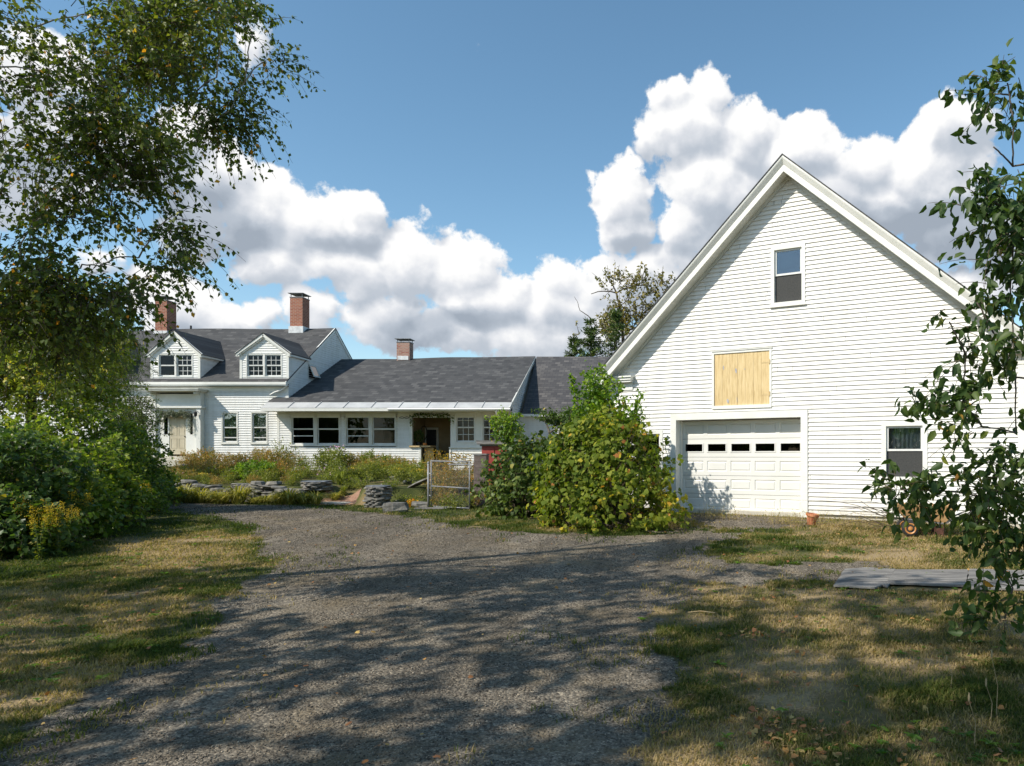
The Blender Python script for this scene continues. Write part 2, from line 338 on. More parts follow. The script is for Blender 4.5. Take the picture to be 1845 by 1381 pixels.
def leaf_mat(name, stops, trans=.35, rough=.45, spec=.35):
    kk = BRIGHT.get(name, 1); stops = [(p, tuple(min(.9, v*kk*w) for v, w in zip(c, (1.02, 1.02, .72) if kk != 1 else (1, 1, 1)))) for p, c in stops]
    m, nt, b, out = mat(name)
    at = nd(nt, 'ShaderNodeAttribute', attribute_name='tone')
    cr = nt.nodes.new('ShaderNodeValToRGB'); e = cr.color_ramp.elements
    e[0].position = stops[0][0]; e[0].color = (*stops[0][1], 1); e[1].position = stops[-1][0]; e[1].color = (*stops[-1][1], 1)
    for p, c in stops[1:-1]: x = e.new(p); x.color = (*c, 1)
    ln(nt, at, 'Fac', cr, 0); ln(nt, cr, 0, b, 'Base Color')
    b.inputs['Roughness'].default_value = rough; b.inputs['Specular IOR Level'].default_value = spec
    tr = nt.nodes.new('ShaderNodeBsdfTranslucent')
    br = nd(nt, 'ShaderNodeMix', data_type='RGBA', blend_type='MULTIPLY'); br.inputs[0].default_value = 1; ln(nt, cr, 0, br, 6); br.inputs[7].default_value = (1.5, 1.6, .6, 1)
    ln(nt, br, 2, tr, 0)
    mx = nt.nodes.new('ShaderNodeMixShader'); mx.inputs[0].default_value = trans
    ln(nt, b, 0, mx, 1); ln(nt, tr, 0, mx, 2); ln(nt, mx, 0, out, 0)
    return m
def glass_mat(name, tint=(.75,.8,.82), gl=.10):
    m, nt, b, out = mat(name); nt.nodes.remove(b)
    t = nt.nodes.new('ShaderNodeBsdfTransparent'); setc(t.inputs[0], tint)
    g = nt.nodes.new('ShaderNodeBsdfGlossy'); g.inputs['Roughness'].default_value = .03; setc(g.inputs[0], (.9,.95,1))
    lw = nd(nt, 'ShaderNodeLayerWeight', i_Blend=.35)
    mr = nd(nt, 'ShaderNodeMapRange'); mr.inputs['To Min'].default_value = gl; mr.inputs['To Max'].default_value = .6 if gl > .05 else .14; ln(nt, lw, 'Fresnel', mr, 0)
    tc = nt.nodes.new('ShaderNodeTexCoord'); n = nd(nt, 'ShaderNodeTexNoise', i_Scale=2.2, i_Detail=2.0); ln(nt, tc, 'Object', n, 'Vector')
    bp = nd(nt, 'ShaderNodeBump', i_Strength=.12, i_Distance=.05); ln(nt, n, 'Fac', bp, 'Height'); ln(nt, bp, 0, g, 'Normal')
    mx = nt.nodes.new('ShaderNodeMixShader'); ln(nt, mr, 0, mx, 0); ln(nt, t, 0, mx, 1); ln(nt, g, 0, mx, 2); ln(nt, mx, 0, out, 0)
    return m
M = {}
M['siding'] = siding_mat('white_siding', (.77,.76,.72), (.64,.62,.56))
M['siding2'] = siding_mat('white_clapboard', (.75,.75,.72), (.62,.61,.56))
M['trim'] = noisy('white_trim', (.68,.68,.62), (.76,.75,.70), 3, .5, bump=.1, bscale=30)
M['trim2'] = noisy('aged_trim', (.56,.56,.50), (.70,.69,.63), 2, .55, bump=.15, bscale=20)
M['door_white'] = noisy('garage_door_paint', (.66,.66,.61), (.72,.71,.67), 1.2, .4, bump=.05, bscale=60)
M['sash'] = noisy('sash_white', (.62,.63,.60), (.72,.72,.69), 3, .45)
M['screen'] = noisy('insect_screen', (.035,.037,.036), (.055,.055,.052), 30, .8)
M['glass'] = glass_mat('window_glass'); M['glassd'] = glass_mat('dark_window_glass', (.32,.34,.34), .015)
M['curtain'] = noisy('curtain_cloth', (.13,.135,.14), (.30,.31,.31), 3, .9, stretch=(7,7,.6))
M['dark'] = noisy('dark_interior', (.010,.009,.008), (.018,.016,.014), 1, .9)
M['ply'] = noisy('tan_interior', (.30,.22,.12), (.38,.29,.17), 2, .8)
M['shingle'] = brick_mat('grey_shingles', [(.036,.036,.036),(.058,.058,.057),(.074,.073,.071),(.125,.122,.116)], (.045,.045,.05), .30, .105, .008, coord='roof')
M['shingle2'] = brick_mat('aged_shingles', [(.045,.044,.046),(.068,.066,.067),(.088,.084,.082),(.15,.14,.13)], (.045,.045,.05), .28, .115, .010, coord='roof')
M['brick'] = brick_mat('red_brick', [(.22,.065,.04),(.30,.095,.055),(.36,.13,.075),(.26,.085,.06)], (.36,.27,.21), .21, .072, .010)
M['brick2'] = brick_mat('weathered_brick', [(.18,.055,.04),(.30,.10,.07),(.40,.22,.16),(.22,.075,.05)], (.36,.30,.25), .21, .072, .012)
M['metal'] = noisy('galvanised_metal', (.17,.175,.18), (.29,.295,.30), 8, .6, metal=.3, spec=.4)
M['flash'] = noisy('lead_flashing', (.52,.53,.53), (.72,.73,.72), 6, .6)
M['roofmetal'] = noisy('painted_metal_roof', (.40,.40,.39), (.52,.52,.50), 1.5, .45, bump=.05)
M['black'] = noisy('black_metal', (.012,.012,.013), (.03,.03,.03), 10, .5)
M['rubber'] = noisy('rubber', (.018,.018,.018), (.035,.034,.032), 10, .8)
M['rustrim'] = noisy('orange_wheel_rim', (.36,.15,.04), (.55,.26,.08), 14, .45, c3=(.46,.2,.06))
M['cart_tan'] = noisy('tan_cart_tray', (.42,.24,.10), (.55,.34,.16), 5, .5)
M['rust'] = noisy('rusty_steel', (.05,.02,.012), (.12,.05,.03), 20, .8)
M['peel'] = noisy('peeled_grey', (.30,.30,.33), (.42,.42,.46), 10)
M['loft'] = noisy('pale_yellow_boards', (.50,.36,.17), (.68,.53,.29), 3.2, .75, detail=9, stretch=(9,9,.9), bump=.35, bscale=9, c3=(.62,.47,.24))
M['beige'] = noisy('beige_door_paint', (.46,.40,.28), (.55,.49,.36), 2, .5)
M['wood'] = noisy('new_wood', (.50,.35,.17), (.62,.46,.25), 3, .6, stretch=(1,10,1))
M['greywood'] = noisy('weathered_wood', (.14,.13,.12), (.26,.25,.24), 3, .85, stretch=(.8,16,4), bump=.5, bscale=6, c3=(.20,.19,.18))
M['mat'] = noisy('weathered_plywood', (.085,.08,.075), (.33,.31,.28), 1.7, .9, detail=12, stretch=(.8,5.5,1), bump=.8, bscale=7, thr=(.32,.68), c3=(.20,.19,.175), spec=.1)
M['stone'] = noisy('grey_fieldstone', (.09,.078,.06), (.36,.32,.25), 5, .85, detail=8, bump=.7, bscale=14, thr=(.3,.75), c3=(.17,.165,.15))
M['slate'] = noisy('slate_cap', (.09,.10,.11), (.17,.18,.19), 5, .55, bump=.3)
M['slab'] = noisy('pale_concrete', (.44,.41,.34), (.58,.54,.45), 5, .85, bump=.3)
M['pathbrick'] = brick_mat('path_brick', [(.20,.09,.06),(.28,.14,.10),(.34,.19,.14)], (.22,.18,.14), .2, .1, .01, coord='wall')
M['red'] = noisy('red_paint', (.28,.035,.028), (.36,.06,.045), 4, .6)
M['terracotta'] = noisy('terracotta', (.40,.13,.06), (.58,.24,.12), 9, .8, c3=(.48,.17,.08))
M['bark'] = noisy('bark', (.05,.04,.03), (.14,.12,.095), 9, .9, bump=.8, bscale=20, stretch=(1,1,.3))
M['birchbark'] = noisy('birch_bark', (.22,.19,.16), (.46,.42,.37), 7, .8, bump=.3, stretch=(1,1,4))
M['twig'] = noisy('twig_bark', (.06,.045,.03), (.12,.09,.06), 20, .9)
M['greenstem'] = noisy('green_stems', (.09,.13,.035), (.16,.19,.06), 8, .7)
M['drystem'] = noisy('dry_stems', (.28,.2,.1), (.42,.33,.18), 8, .8)
M['pumpkin'] = noisy('pumpkin_skin', (.55,.16,.03), (.68,.24,.05), 6, .5)
M['petal_y'] = noisy('yellow_petals', (.62,.40,.02), (.75,.52,.04), 30, .7)
M['petal_o'] = noisy('orange_petals', (.65,.22,.02), (.8,.38,.03), 30, .7)
M['petal_p'] = noisy('pink_petals', (.55,.25,.42), (.7,.45,.6), 30, .7)
M['petal_v'] = noisy('violet_petals', (.25,.1,.35), (.4,.18,.5), 30, .7)
gs = lambda k: [(0,(.018*k,.035*k,.008*k)),(.35,(.035*k,.062*k,.012*k)),(.65,(.060*k,.092*k,.018*k)),(.9,(.10*k,.125*k,.025*k)),(.96,(.22*k,.13*k,.02*k)),(1,(.26*k,.10*k,.02*k))]
M['birch_leaf'] = leaf_mat('birch_leaf', [(0,(.020,.032,.010)),(.4,(.038,.056,.014)),(.8,(.075,.090,.022)),(.95,(.11,.12,.028)),(.975,(.30,.17,.02)),(1,(.32,.12,.02))], .38)
M['hedge_leaf'] = leaf_mat('hedge_leaf', [(0,(.022,.045,.010)),(.35,(.048,.082,.014)),(.65,(.095,.125,.022)),(.93,(.17,.19,.035)),(1,(.26,.20,.04))], .4, .4)
M['shrub_dark'] = leaf_mat('dark_shrub_leaf', [(0,(.015,.032,.012)),(.5,(.035,.062,.018)),(.95,(.075,.105,.028)),(1,(.2,.15,.03))], .35, .45)
M['yel_leaf'] = leaf_mat('yellow_green_leaf', [(0,(.045,.07,.014)),(.4,(.085,.11,.02)),(.8,(.15,.16,.03)),(1,(.28,.2,.04))], .42)
M['locust_leaf'] = leaf_mat('locust_leaf', [(0,(.028,.05,.014)),(.5,(.055,.085,.02)),(1,(.12,.15,.035))], .4)
M['vine_leaf'] = leaf_mat('vine_leaf', [(0,(.025,.048,.010)),(.35,(.065,.092,.016)),(.7,(.125,.145,.026)),(.86,(.19,.19,.035)),(.93,(.30,.23,.03)),(.97,(.26,.13,.04)),(1,(.22,.08,.04))], .4, .6, .16)
M['vine2_leaf'] = leaf_mat('vine_leaf_pale', [(0,(.02,.042,.013)),(.4,(.05,.082,.022)),(.8,(.10,.135,.04)),(.95,(.17,.19,.06)),(1,(.30,.2,.05))], .3, .5, .25)
M['shoot_leaf'] = leaf_mat('sapling_leaf', [(0,(.035,.075,.012)),(.5,(.085,.145,.02)),(.95,(.18,.23,.03)),(1,(.3,.2,.03))], .42)
M['apple_leaf'] = leaf_mat('apple_leaf', [(0,(.018,.038,.016)),(.5,(.035,.062,.022)),(.92,(.075,.10,.03)),(.975,(.13,.14,.03)),(1,(.36,.17,.05))], .36, .5, .3)
M['maple_leaf'] = leaf_mat('maple_leaf', [(0,(.03,.05,.015)),(1,(.08,.10,.025))], .25)
M['brown_leaf'] = leaf_mat('rusty_leaf', [(0,(.06,.065,.025)),(.5,(.11,.10,.035)),(1,(.20,.15,.06))], .35)
M['needle'] = leaf_mat('needles', [(0,(.02,.04,.014)),(.6,(.045,.075,.022)),(1,(.09,.12,.03))], .2)
M['bed_green'] = leaf_mat('bed_green_leaf', [(0,(.035,.05,.012)),(.5,(.09,.105,.02)),(1,(.19,.18,.04))], .35)
M['bed_rust'] = leaf_mat('bed_rusty_leaf', [(0,(.055,.06,.02)),(.35,(.13,.11,.03)),(.7,(.22,.13,.045)),(1,(.28,.11,.04))], .3)
M['lily_leaf'] = leaf_mat('daylily_leaf', [(0,(.08,.09,.02)),(.4,(.19,.18,.045)),(.75,(.30,.25,.08)),(1,(.40,.31,.15))], .35)
M['goldenrod'] = leaf_mat('goldenrod_plume', [(0,(.38,.26,.02)),(1,(.62,.44,.03))], .3, .7)
M['grass'] = leaf_mat('grass_blades', [(0,(.05,.078,.014)),(.3,(.10,.12,.024)),(.5,(.16,.145,.045)),(.75,(.30,.225,.10)),(1,(.40,.30,.15))], .35, .7, .15)
M['fallen'] = leaf_mat('fallen_leaf', [(0,(.20,.09,.035)),(.5,(.34,.14,.04)),(.8,(.42,.24,.07)),(1,(.5,.36,.12))], .15, .6)
M['pebble'] = leaf_mat('pebbles', [(0,(.06,.050,.04)),(.55,(.165,.142,.11)),(.85,(.25,.215,.165)),(1,(.44,.37,.28))], 0, .8, .2)

# ------------------------------------------------------------------ setting: ground
DRIVE_PX = [(0,1350),(120,1290),(235,1215),(330,1155),(415,1085),(470,1030),(488,985),(440,948),(340,925),(285,908),(250,899),(420,901),(570,914),(700,928),(850,949),(950,961),(1060,966),(1190,962),(1236,948),(1237,927),(1452,939),(1440,952),(1320,962),(1285,985),(1330,1012),(1480,1016),(1540,1026),(1500,1046),(1300,1060),(1205,1088),(1175,1150),(1205,1205),(1180,1290),(1120,1375)]
drive = [G(*p) for p in DRIVE_PX]; drive = [(-3.7, 2.4)] + [(-3.6, 3.2)] + drive + [(-.15, 3.3), (-.2, 2.4), (-.3, -30), (-4.2, -30)]
drive = np.array(drive)
def sdpoly(X, Y, poly):
    d = np.full(X.shape, 1e9); ins = np.zeros(X.shape, bool); n = len(poly)
    for i in range(n):
        ax, ay = poly[i]; bx, by = poly[(i+1) % n]
        ex, ey = bx-ax, by-ay; wx, wy = X-ax, Y-ay
        t = np.clip((wx*ex + wy*ey)/(ex*ex+ey*ey+1e-12), 0, 1)
        d = np.minimum(d, np.hypot(wx-ex*t, wy-ey*t))
        c = ((ay <= Y) & (by > Y)) | ((by <= Y) & (ay > Y))
        with np.errstate(divide='ignore', invalid='ignore'): xi = ax + (Y-ay)/(by-ay if by != ay else 1e-9)*ex
        ins ^= c & (X < xi)
    return np.where(ins, d, -d)
def gravelness(X, Y):
    sd_ = sdpoly(X, Y, drive)
    am = 1 + 1.6*sst(-2.5, 0, X)*sst(6, 9, Y)
    return sd_ + am*(.75*(fbm(X*1.1, Y*1.1, 21, 4)-.5) + .55*(fbm(X*4, Y*4, 22, 4)-.5))
HEDGE_PX = [(-60,1045),(0,1030),(120,990),(200,960),(250,925),(296,905)]
hedge = np.array([G(*p) for p in HEDGE_PX])
def hedgedist(X, Y):
    d = np.full(np.shape(X), 1e9)
    for i in range(len(hedge)-1):
        ax, ay = hedge[i]; bx, by = hedge[i+1]; ex, ey = bx-ax, by-ay
        t = np.clip(((X-ax)*ex+(Y-ay)*ey)/(ex*ex+ey*ey), 0, 1); d = np.minimum(d, np.hypot(X-ax-ex*t, Y-ay-ey*t))
    return d
def dryness(X, Y):   # 0 green .. 1 straw
    n = fbm(X*.55, Y*.75, 31, 4); n2 = fbm(X*2.6, Y*2.6, 35, 3)
    v = .48 + 1.7*(n-.5) + 1.3*(n2-.5)
    lawn = (X < -2) & (Y < 16)
    v = np.where(lawn, v + .12 - .65*np.exp(-(hedgedist(X, Y)/.8)**2), v)
    g = sdpoly(X, Y, drive)
    v = v - .22*np.exp(-(g/.35)**2)
    v = np.where((Y > 13.5) & (X < 1.0), v - .12, v); v = np.where((X > -.5) & (Y < 12), v+.17, v)
    return np.clip(v, 0, 1)
def axis(segs):
    a = []
    for (s, e, st) in segs: a += list(np.arange(s, e, st))
    a.append(segs[-1][1]); return np.array(a)
xs = axis([(-400,-100,40),(-100,-30,5),(-30,-18,.6),(-18,9,.13),(9,20,.6),(20,100,5),(100,400,40)])
ys = axis([(-60,-6,4),(-6,2.5,.5),(2.5,14,.11),(14,26,.14),(26,34,.35),(34,60,2),(60,160,8),(160,700,60)])
GX, GY = np.meshgrid(xs, ys); gx, gy = GX.ravel(), GY.ravel()
gz = ground(gx, gy)
gmask = np.clip(.5 + gravelness(gx, gy)/.5, 0, 1)
nxn, nyn = len(xs), len(ys)
idx = np.arange(nxn*nyn).reshape(nyn, nxn)
GF = np.stack([idx[:-1,:-1], idx[:-1,1:], idx[1:,1:], idx[1:,:-1]], -1).reshape(-1, 4)
def ground_mat():
    m, nt, b, out = mat('ground_soil_gravel_turf')
    tc = nt.nodes.new('ShaderNodeTexCoord')
    gm = nd(nt, 'ShaderNodeAttribute', attribute_name='gravel'); dr = nd(nt, 'ShaderNodeAttribute', attribute_name='dry')
    # gravel stones
    vo = nd(nt, 'ShaderNodeTexVoronoi', i_Scale=42.0); ln(nt, tc, 'Object', vo, 'Vector')
    vo2 = nd(nt, 'ShaderNodeTexVoronoi', i_Scale=95.0); ln(nt, tc, 'Object', vo2, 'Vector')
    sp = nt.nodes.new('ShaderNodeSeparateColor'); ln(nt, vo, 'Color', sp, 0)
    sp2 = nt.nodes.new('ShaderNodeSeparateColor'); ln(nt, vo2, 'Color', sp2, 0)
    av = nd(nt, 'ShaderNodeMix', data_type='FLOAT'); av.inputs[0].default_value = .5; ln(nt, sp, 0, av, 2); ln(nt, sp2, 0, av, 3)
    c1 = nt.nodes.new('ShaderNodeValToRGB'); e = c1.color_ramp.elements
    e[0].position = .08; e[0].color = (.058,.048,.037,1); e[1].position = .97; e[1].color = (.46,.385,.28,1)
    x = e.new(.5); x.color = (.175,.150,.115,1); x = e.new(.78); x.color = (.25,.215,.165,1)
    ln(nt, av, 0, c1, 0)
    # sandy/mossy patches inside gravel
    pn = nd(nt, 'ShaderNodeTexNoise', i_Scale=.9, i_Detail=7.0, i_Roughness=.7); ln(nt, tc, 'Object', pn, 'Vector')
    pr = nd(nt, 'ShaderNodeMapRange', interpolation_type='SMOOTHSTEP'); pr.inputs['From Min'].default_value = .44; pr.inputs['From Max'].default_value = .70; pr.inputs['To Max'].default_value = .75; ln(nt, pn, 'Fac', pr, 0)
    g2 = nd(nt, 'ShaderNodeMix', data_type='RGBA'); ln(nt, pr, 0, g2, 0); ln(nt, c1, 0, g2, 6); setc(g2.inputs[7], (.19,.145,.085))
    tk = nd(nt, 'ShaderNodeMapping'); tk.inputs['Scale'].default_value = (.9, .14, 1); tk.inputs['Rotation'].default_value = (0, 0, R(12)); ln(nt, tc, 'Object', tk, 0)
    tkn = nd(nt, 'ShaderNodeTexNoise', i_Scale=1.6, i_Detail=5.0, i_Roughness=.6); ln(nt, tk, 0, tkn, 'Vector')
    tkr = nd(nt, 'ShaderNodeMapRange'); tkr.inputs['From Min'].default_value = .3; tkr.inputs['From Max'].default_value = .7; tkr.inputs['To Min'].default_value = .62; tkr.inputs['To Max'].default_value = 1.30; ln(nt, tkn, 'Fac', tkr, 0)
    g3 = nd(nt, 'ShaderNodeVectorMath', op='SCALE'); ln(nt, g2, 2, g3, 0); ln(nt, tkr, 0, g3, 'Scale')
    # turf
    tn = nd(nt, 'ShaderNodeTexNoise', i_Scale=38.0, i_Detail=6.0, i_Roughness=.75); ln(nt, tc, 'Object', tn, 'Vector')
    ta = nd(nt, 'ShaderNodeMath', op='MULTIPLY_ADD'); ta.inputs[1].default_value = .9; ln(nt, tn, 'Fac', ta, 0)
    tb = nd(nt, 'ShaderNodeMath', op='SUBTRACT'); tb.inputs[1].default_value = .45; ln(nt, dr, 'Fac', tb, 0); ln(nt, tb, 0, ta, 2)
    c2 = nt.nodes.new('ShaderNodeValToRGB'); e = c2.color_ramp.elements
    e[0].position = .0; e[0].color = (.035,.045,.012,1); e[1].position = 1; e[1].color = (.34,.25,.135,1)
    x = e.new(.3); x.color = (.075,.085,.025,1); x = e.new(.55); x.color = (.15,.13,.055,1); x = e.new(.8); x.color = (.20,.145,.07,1)
    ln(nt, ta, 0, c2, 0)
    # edge mask broken up
    en = nd(nt, 'ShaderNodeTexNoise', i_Scale=9.0, i_Detail=8.0, i_Roughness=.8); ln(nt, tc, 'Object', en, 'Vector')
    ea = nd(nt, 'ShaderNodeMath', op='ADD'); ln(nt, gm, 'Fac', ea, 0); ln(nt, en, 'Fac', ea, 1)
    er = nd(nt, 'ShaderNodeMapRange', interpolation_type='SMOOTHSTEP'); er.inputs['From Min'].default_value = .86; er.inputs['From Max'].default_value = 1.12; ln(nt, ea, 0, er, 0)
    mx = nd(nt, 'ShaderNodeMix', data_type='RGBA'); ln(nt, er, 0, mx, 0); ln(nt, c2, 0, mx, 6); ln(nt, g3, 0, mx, 7)
    ln(nt, mx, 2, b, 'Base Color'); b.inputs['Roughness'].default_value = .95; b.inputs['Specular IOR Level'].default_value = .15
    hh = nd(nt, 'ShaderNodeMath', op='ADD'); ln(nt, vo, 'Distance', hh, 0); ln(nt, tn, 'Fac', hh, 1)
    bp = nd(nt, 'ShaderNodeBump', i_Strength=.9, i_Distance=.016, invert=True); ln(nt, hh, 0, bp, 'Height'); ln(nt, bp, 0, b, 'Normal')
    return m
GM = ground_mat()
go = nmesh('ground', np.stack([gx, gy, gz], 1), GF, GM, attrs={'gravel': gmask, 'dry': dryness(gx, gy)}, smooth=True)
tag(go, kind='structure')

# ------------------------------------------------------------------ leaf / blade scattering
LEAF_T = {
 'tri2': (np.array([(0,0,0),(.42,-.36,.07),(1,0,-.05),(.42,.36,.07)]), [(0,1,2),(0,2,3)]),
 'oval': (np.array([(0,0,0),(.28,-.25,.12),(.70,-.20,.02),(1,0,-.22),(.70,.20,.02),(.28,.25,.12),(.5,0,-.02)]), [(0,1,6),(1,2,6),(2,3,6),(3,4,6),(4,5,6),(5,0,6)]),
 'grape': (np.array([(0,0,0),(-.12,-.34,.04),(.30,-.55,-.04),(.62,-.38,.02),(1,0,-.14),(.62,.38,.02),(.30,.55,-.04),(-.12,.34,.04),(.38,0,.06)]), [(0,1,8),(1,2,8),(2,3,8),(3,4,8),(4,5,8),(5,6,8),(6,7,8),(7,0,8)]),
 'lance': (np.array([(0,0,0),(.45,-.13,.05),(1,0,-.1),(.45,.13,.05)]), [(0,1,2),(0,2,3)]),
}
def unit(v): return v/np.maximum(np.linalg.norm(v, axis=-1, keepdims=True), 1e-9)
def leaves(name, pos, axisv, nrm, size, m, parent=None, shape='tri2', tone=None):
    T, Fs = LEAF_T[shape]; n = len(pos); a = unit(axisv); b = unit(np.cross(nrm, a)); c = np.cross(a, b)
    V = pos[:,None,:] + size[:,None,None]*(T[None,:,0,None]*a[:,None,:] + T[None,:,1,None]*b[:,None,:] + T[None,:,2,None]*c[:,None,:])
    k = len(T); Fa = (np.arange(n)*k)[:,None,None] + np.array(Fs)[None]
    if tone is None: tone = rng.random(n)
    return nmesh(name, V.reshape(-1,3), Fa.reshape(-1,3), m, parent, {'tone': np.repeat(tone, k)})
def twigs_mesh(name, Pk, r0, r1, m, parent=None):
    N, K, _ = Pk.shape; t = unit(np.gradient(Pk, axis=1)); ref = np.array([.3,.2,.93])
    a = unit(np.cross(t, ref)); b = np.cross(t, a); rr = np.linspace(r0, r1, K)[None,:,None]
    ring = [Pk + rr*(a*math.cos(q) + b*math.sin(q)) for q in (0, 2.094, 4.189)]
    V = np.stack(ring, 2).reshape(-1, 3); base = (np.arange(N)*K*3)[:,None,None]
    fs = []
    for k in range(K-1):
        for j in range(3): fs.append((k*3+j, k*3+(j+1)%3, (k+1)*3+(j+1)%3, (k+1)*3+j))
    return nmesh(name, V, (base + np.array(fs)[None]).reshape(-1, 4), m, parent)
def blob_points(blobs, n, outer=2.2, gapf=.9, gapt=.36, seed=0):
    W = np.array([b[2] if len(b) > 2 else b[1][0]*b[1][1]*b[1][2] for b in blobs], float); W /= W.sum()
    Cn = np.array([b[0] for b in blobs], float); Rd = np.array([b[1] for b in blobs], float)
    out = []; oc = []; tot = 0
    while tot < n:
        i = rng.choice(len(blobs), n, p=W); d = unit(rng.normal(size=(n,3))); r = rng.random(n)**(1/outer)
        p = Cn[i] + d*r[:,None]*Rd[i]
        keep = vn3(p, gapf, seed) > gapt
        out.append(p[keep]); oc.append(unit((p-Cn[i])/Rd[i])[keep]); tot += keep.sum()
    return np.concatenate(out)[:n], np.concatenate(oc)[:n]
def crown(parent, blobs, n_tw, per, L, droop, size, m, shape='tri2', twig_r=(.006,.002), outer=2.2, gapf=.9, gapt=.36, hang=.5, seed=0, twigm=None, upb=.2, origin=(0,0,0), name='crown', ktw=1):
    p0, o = blob_points(blobs, n_tw, outer, gapf, gapt, seed)
    p0 = p0 - np.array(origin)
    d = unit(o*.8 + rng.normal(size=o.shape)*.6 + np.array([0,0,upb])); Ls = L*rng.uniform(.5, 1.3, n_tw)
    K = 5; t = np.linspace(0, 1, K)
    Pk = p0[:,None,:] + d[:,None,:]*(t[None,:,None]*Ls[:,None,None]) + np.array([0,0,-1])*(droop*t[None,:,None]**2*Ls[:,None,None])
    tt = rng.random((n_tw, per))**.8; kk = np.clip((tt*(K-1)).astype(int), 0, K-2); fr = tt*(K-1)-kk
    ii = np.arange(n_tw)[:,None]
    pos = Pk[ii,kk]*(1-fr[...,None]) + Pk[ii,kk+1]*fr[...,None]; tdir = unit(Pk[ii,kk+1]-Pk[ii,kk])
    n = n_tw*per; pos = pos.reshape(-1,3) + rng.normal(size=(n,3))*size*.35; tdir = tdir.reshape(-1,3)
    ax = unit(tdir*.5 + rng.normal(size=(n,3))*.75 + np.array([0,0,-hang])); nr = unit(rng.normal(size=(n,3))*.8 + np.array([0,0,.75]) + np.repeat(o, per, 0)*.5)
    tone = np.clip(.62*rng.random(n) + .55*vn3(pos+np.array(origin), 1.6, seed+5) - .08, 0, .93)
    rare = rng.random(n) < .035; tone[rare] = rng.uniform(.93, 1, rare.sum())
    leaves(name, pos, ax, nr, size*rng.uniform(.6, 1.3, n), m, parent, shape, tone)
    if ktw: twigs_mesh('twigs', Pk[::ktw], twig_r[0], twig_r[1], twigm or M['twig'], parent)
def limb(mb, a, b, r0, r1, wig=.08, n=7, sag=0, sides=7):
    a, b = Vector(a), Vector(b); L = (b-a).length; pts = []; ra = []
    for k in range(n+1):
        t = k/n; p = a.lerp(b, t); w = math.sin(math.pi*t)*L*wig
        pts.append(p + Vector((random.uniform(-w, w)*.5, random.uniform(-w, w)*.5, math.sin(math.pi*t)*sag*L + random.uniform(-w, w)*.3))); ra.append(r0*(1-t)+r1*t)
    mb.tube(pts, ra, sides); return pts

# ------------------------------------------------------------------ building helpers (local frame: x along wall, y into the building, z up)
class Fr:
    def __init__(s, o, th=0):   # th: rotation of the frame about z
        s.o = Vector(o); s.th = th; s.c, s.s = math.cos(th), math.sin(th)
    def loc(s, p):
        d = Vector(p) - s.o; return Vector((d.x*s.c + d.y*s.s, -d.x*s.s + d.y*s.c, d.z))
    def px(s, px, py, d=0.0):
        c = s.loc((0,0,H)); r = s.loc(Vector((( px-CX)/F, 1, (HY-py)/F)) + s.o)
        t = (d - c.y)/r.y; q = c + r*t; return q.x, q.z
def siding(mb, Lf, Rf, z0, z1, e, holes=(), y=0.0, m=0, flip=False, lap=.026):
    z = z0; oy = -1
    def put(u, yy, zz): return (u, y+yy, zz) if not flip else flip(u, yy, zz)
    while z < z1-1e-4:
        zt = min(z+e, z1); cuts = sorted({z, zt} | {h[k] for h in holes for k in (2,3) if z < h[k] < zt})
        for a, b in zip(cuts[:-1], cuts[1:]):
            zm = (a+b)/2; iv = [((Lf(a), Lf(b)), (Rf(a), Rf(b)))]
            for h in holes:
                if h[2] <= zm <= h[3]:
                    nv = []
                    for l, r in iv:
                        if h[1] <= min(l) or h[0] >= max(r): nv.append((l, r)); continue
                        if h[0] > l[0]: nv.append((l, (h[0], h[0])))
                        if h[1] < r[0]: nv.append(((h[1], h[1]), r))
                    iv = nv
            ya = -(.003+lap*(1-(a-z)/e)); yb = -(.003+lap*(1-(b-z)/e))
            for l, r in iv:
                la, lb, ra, rb = l[0], l[1], r[0], r[1]
                if lb > rb: lb = rb = (lb+rb)/2
                if la > ra: continue
                mb.quad(put(la, ya, a), put(ra, ya, a), put(rb, yb, b), put(lb, yb, b), m)
                if a == z: mb.quad(put(la, -.002, a), put(ra, -.002, a), put(ra, ya, a), put(la, ya, a), m)
        z = zt
def frame_boxes(mb, u0, u1, z0, z1, w, y0, y1, m=0, bottom=True, wb=None):
    wb = wb or w
    mb.box(u0, u0+w, y0, y1, z0, z1, m); mb.box(u1-w, u1, y0, y1, z0, z1, m)
    mb.box(u0+w, u1-w, y0+.002, y1, z1-w, z1, m)
    if bottom: mb.box(u0+w, u1-w, y0+.002, y1, z0, z0+wb, m)
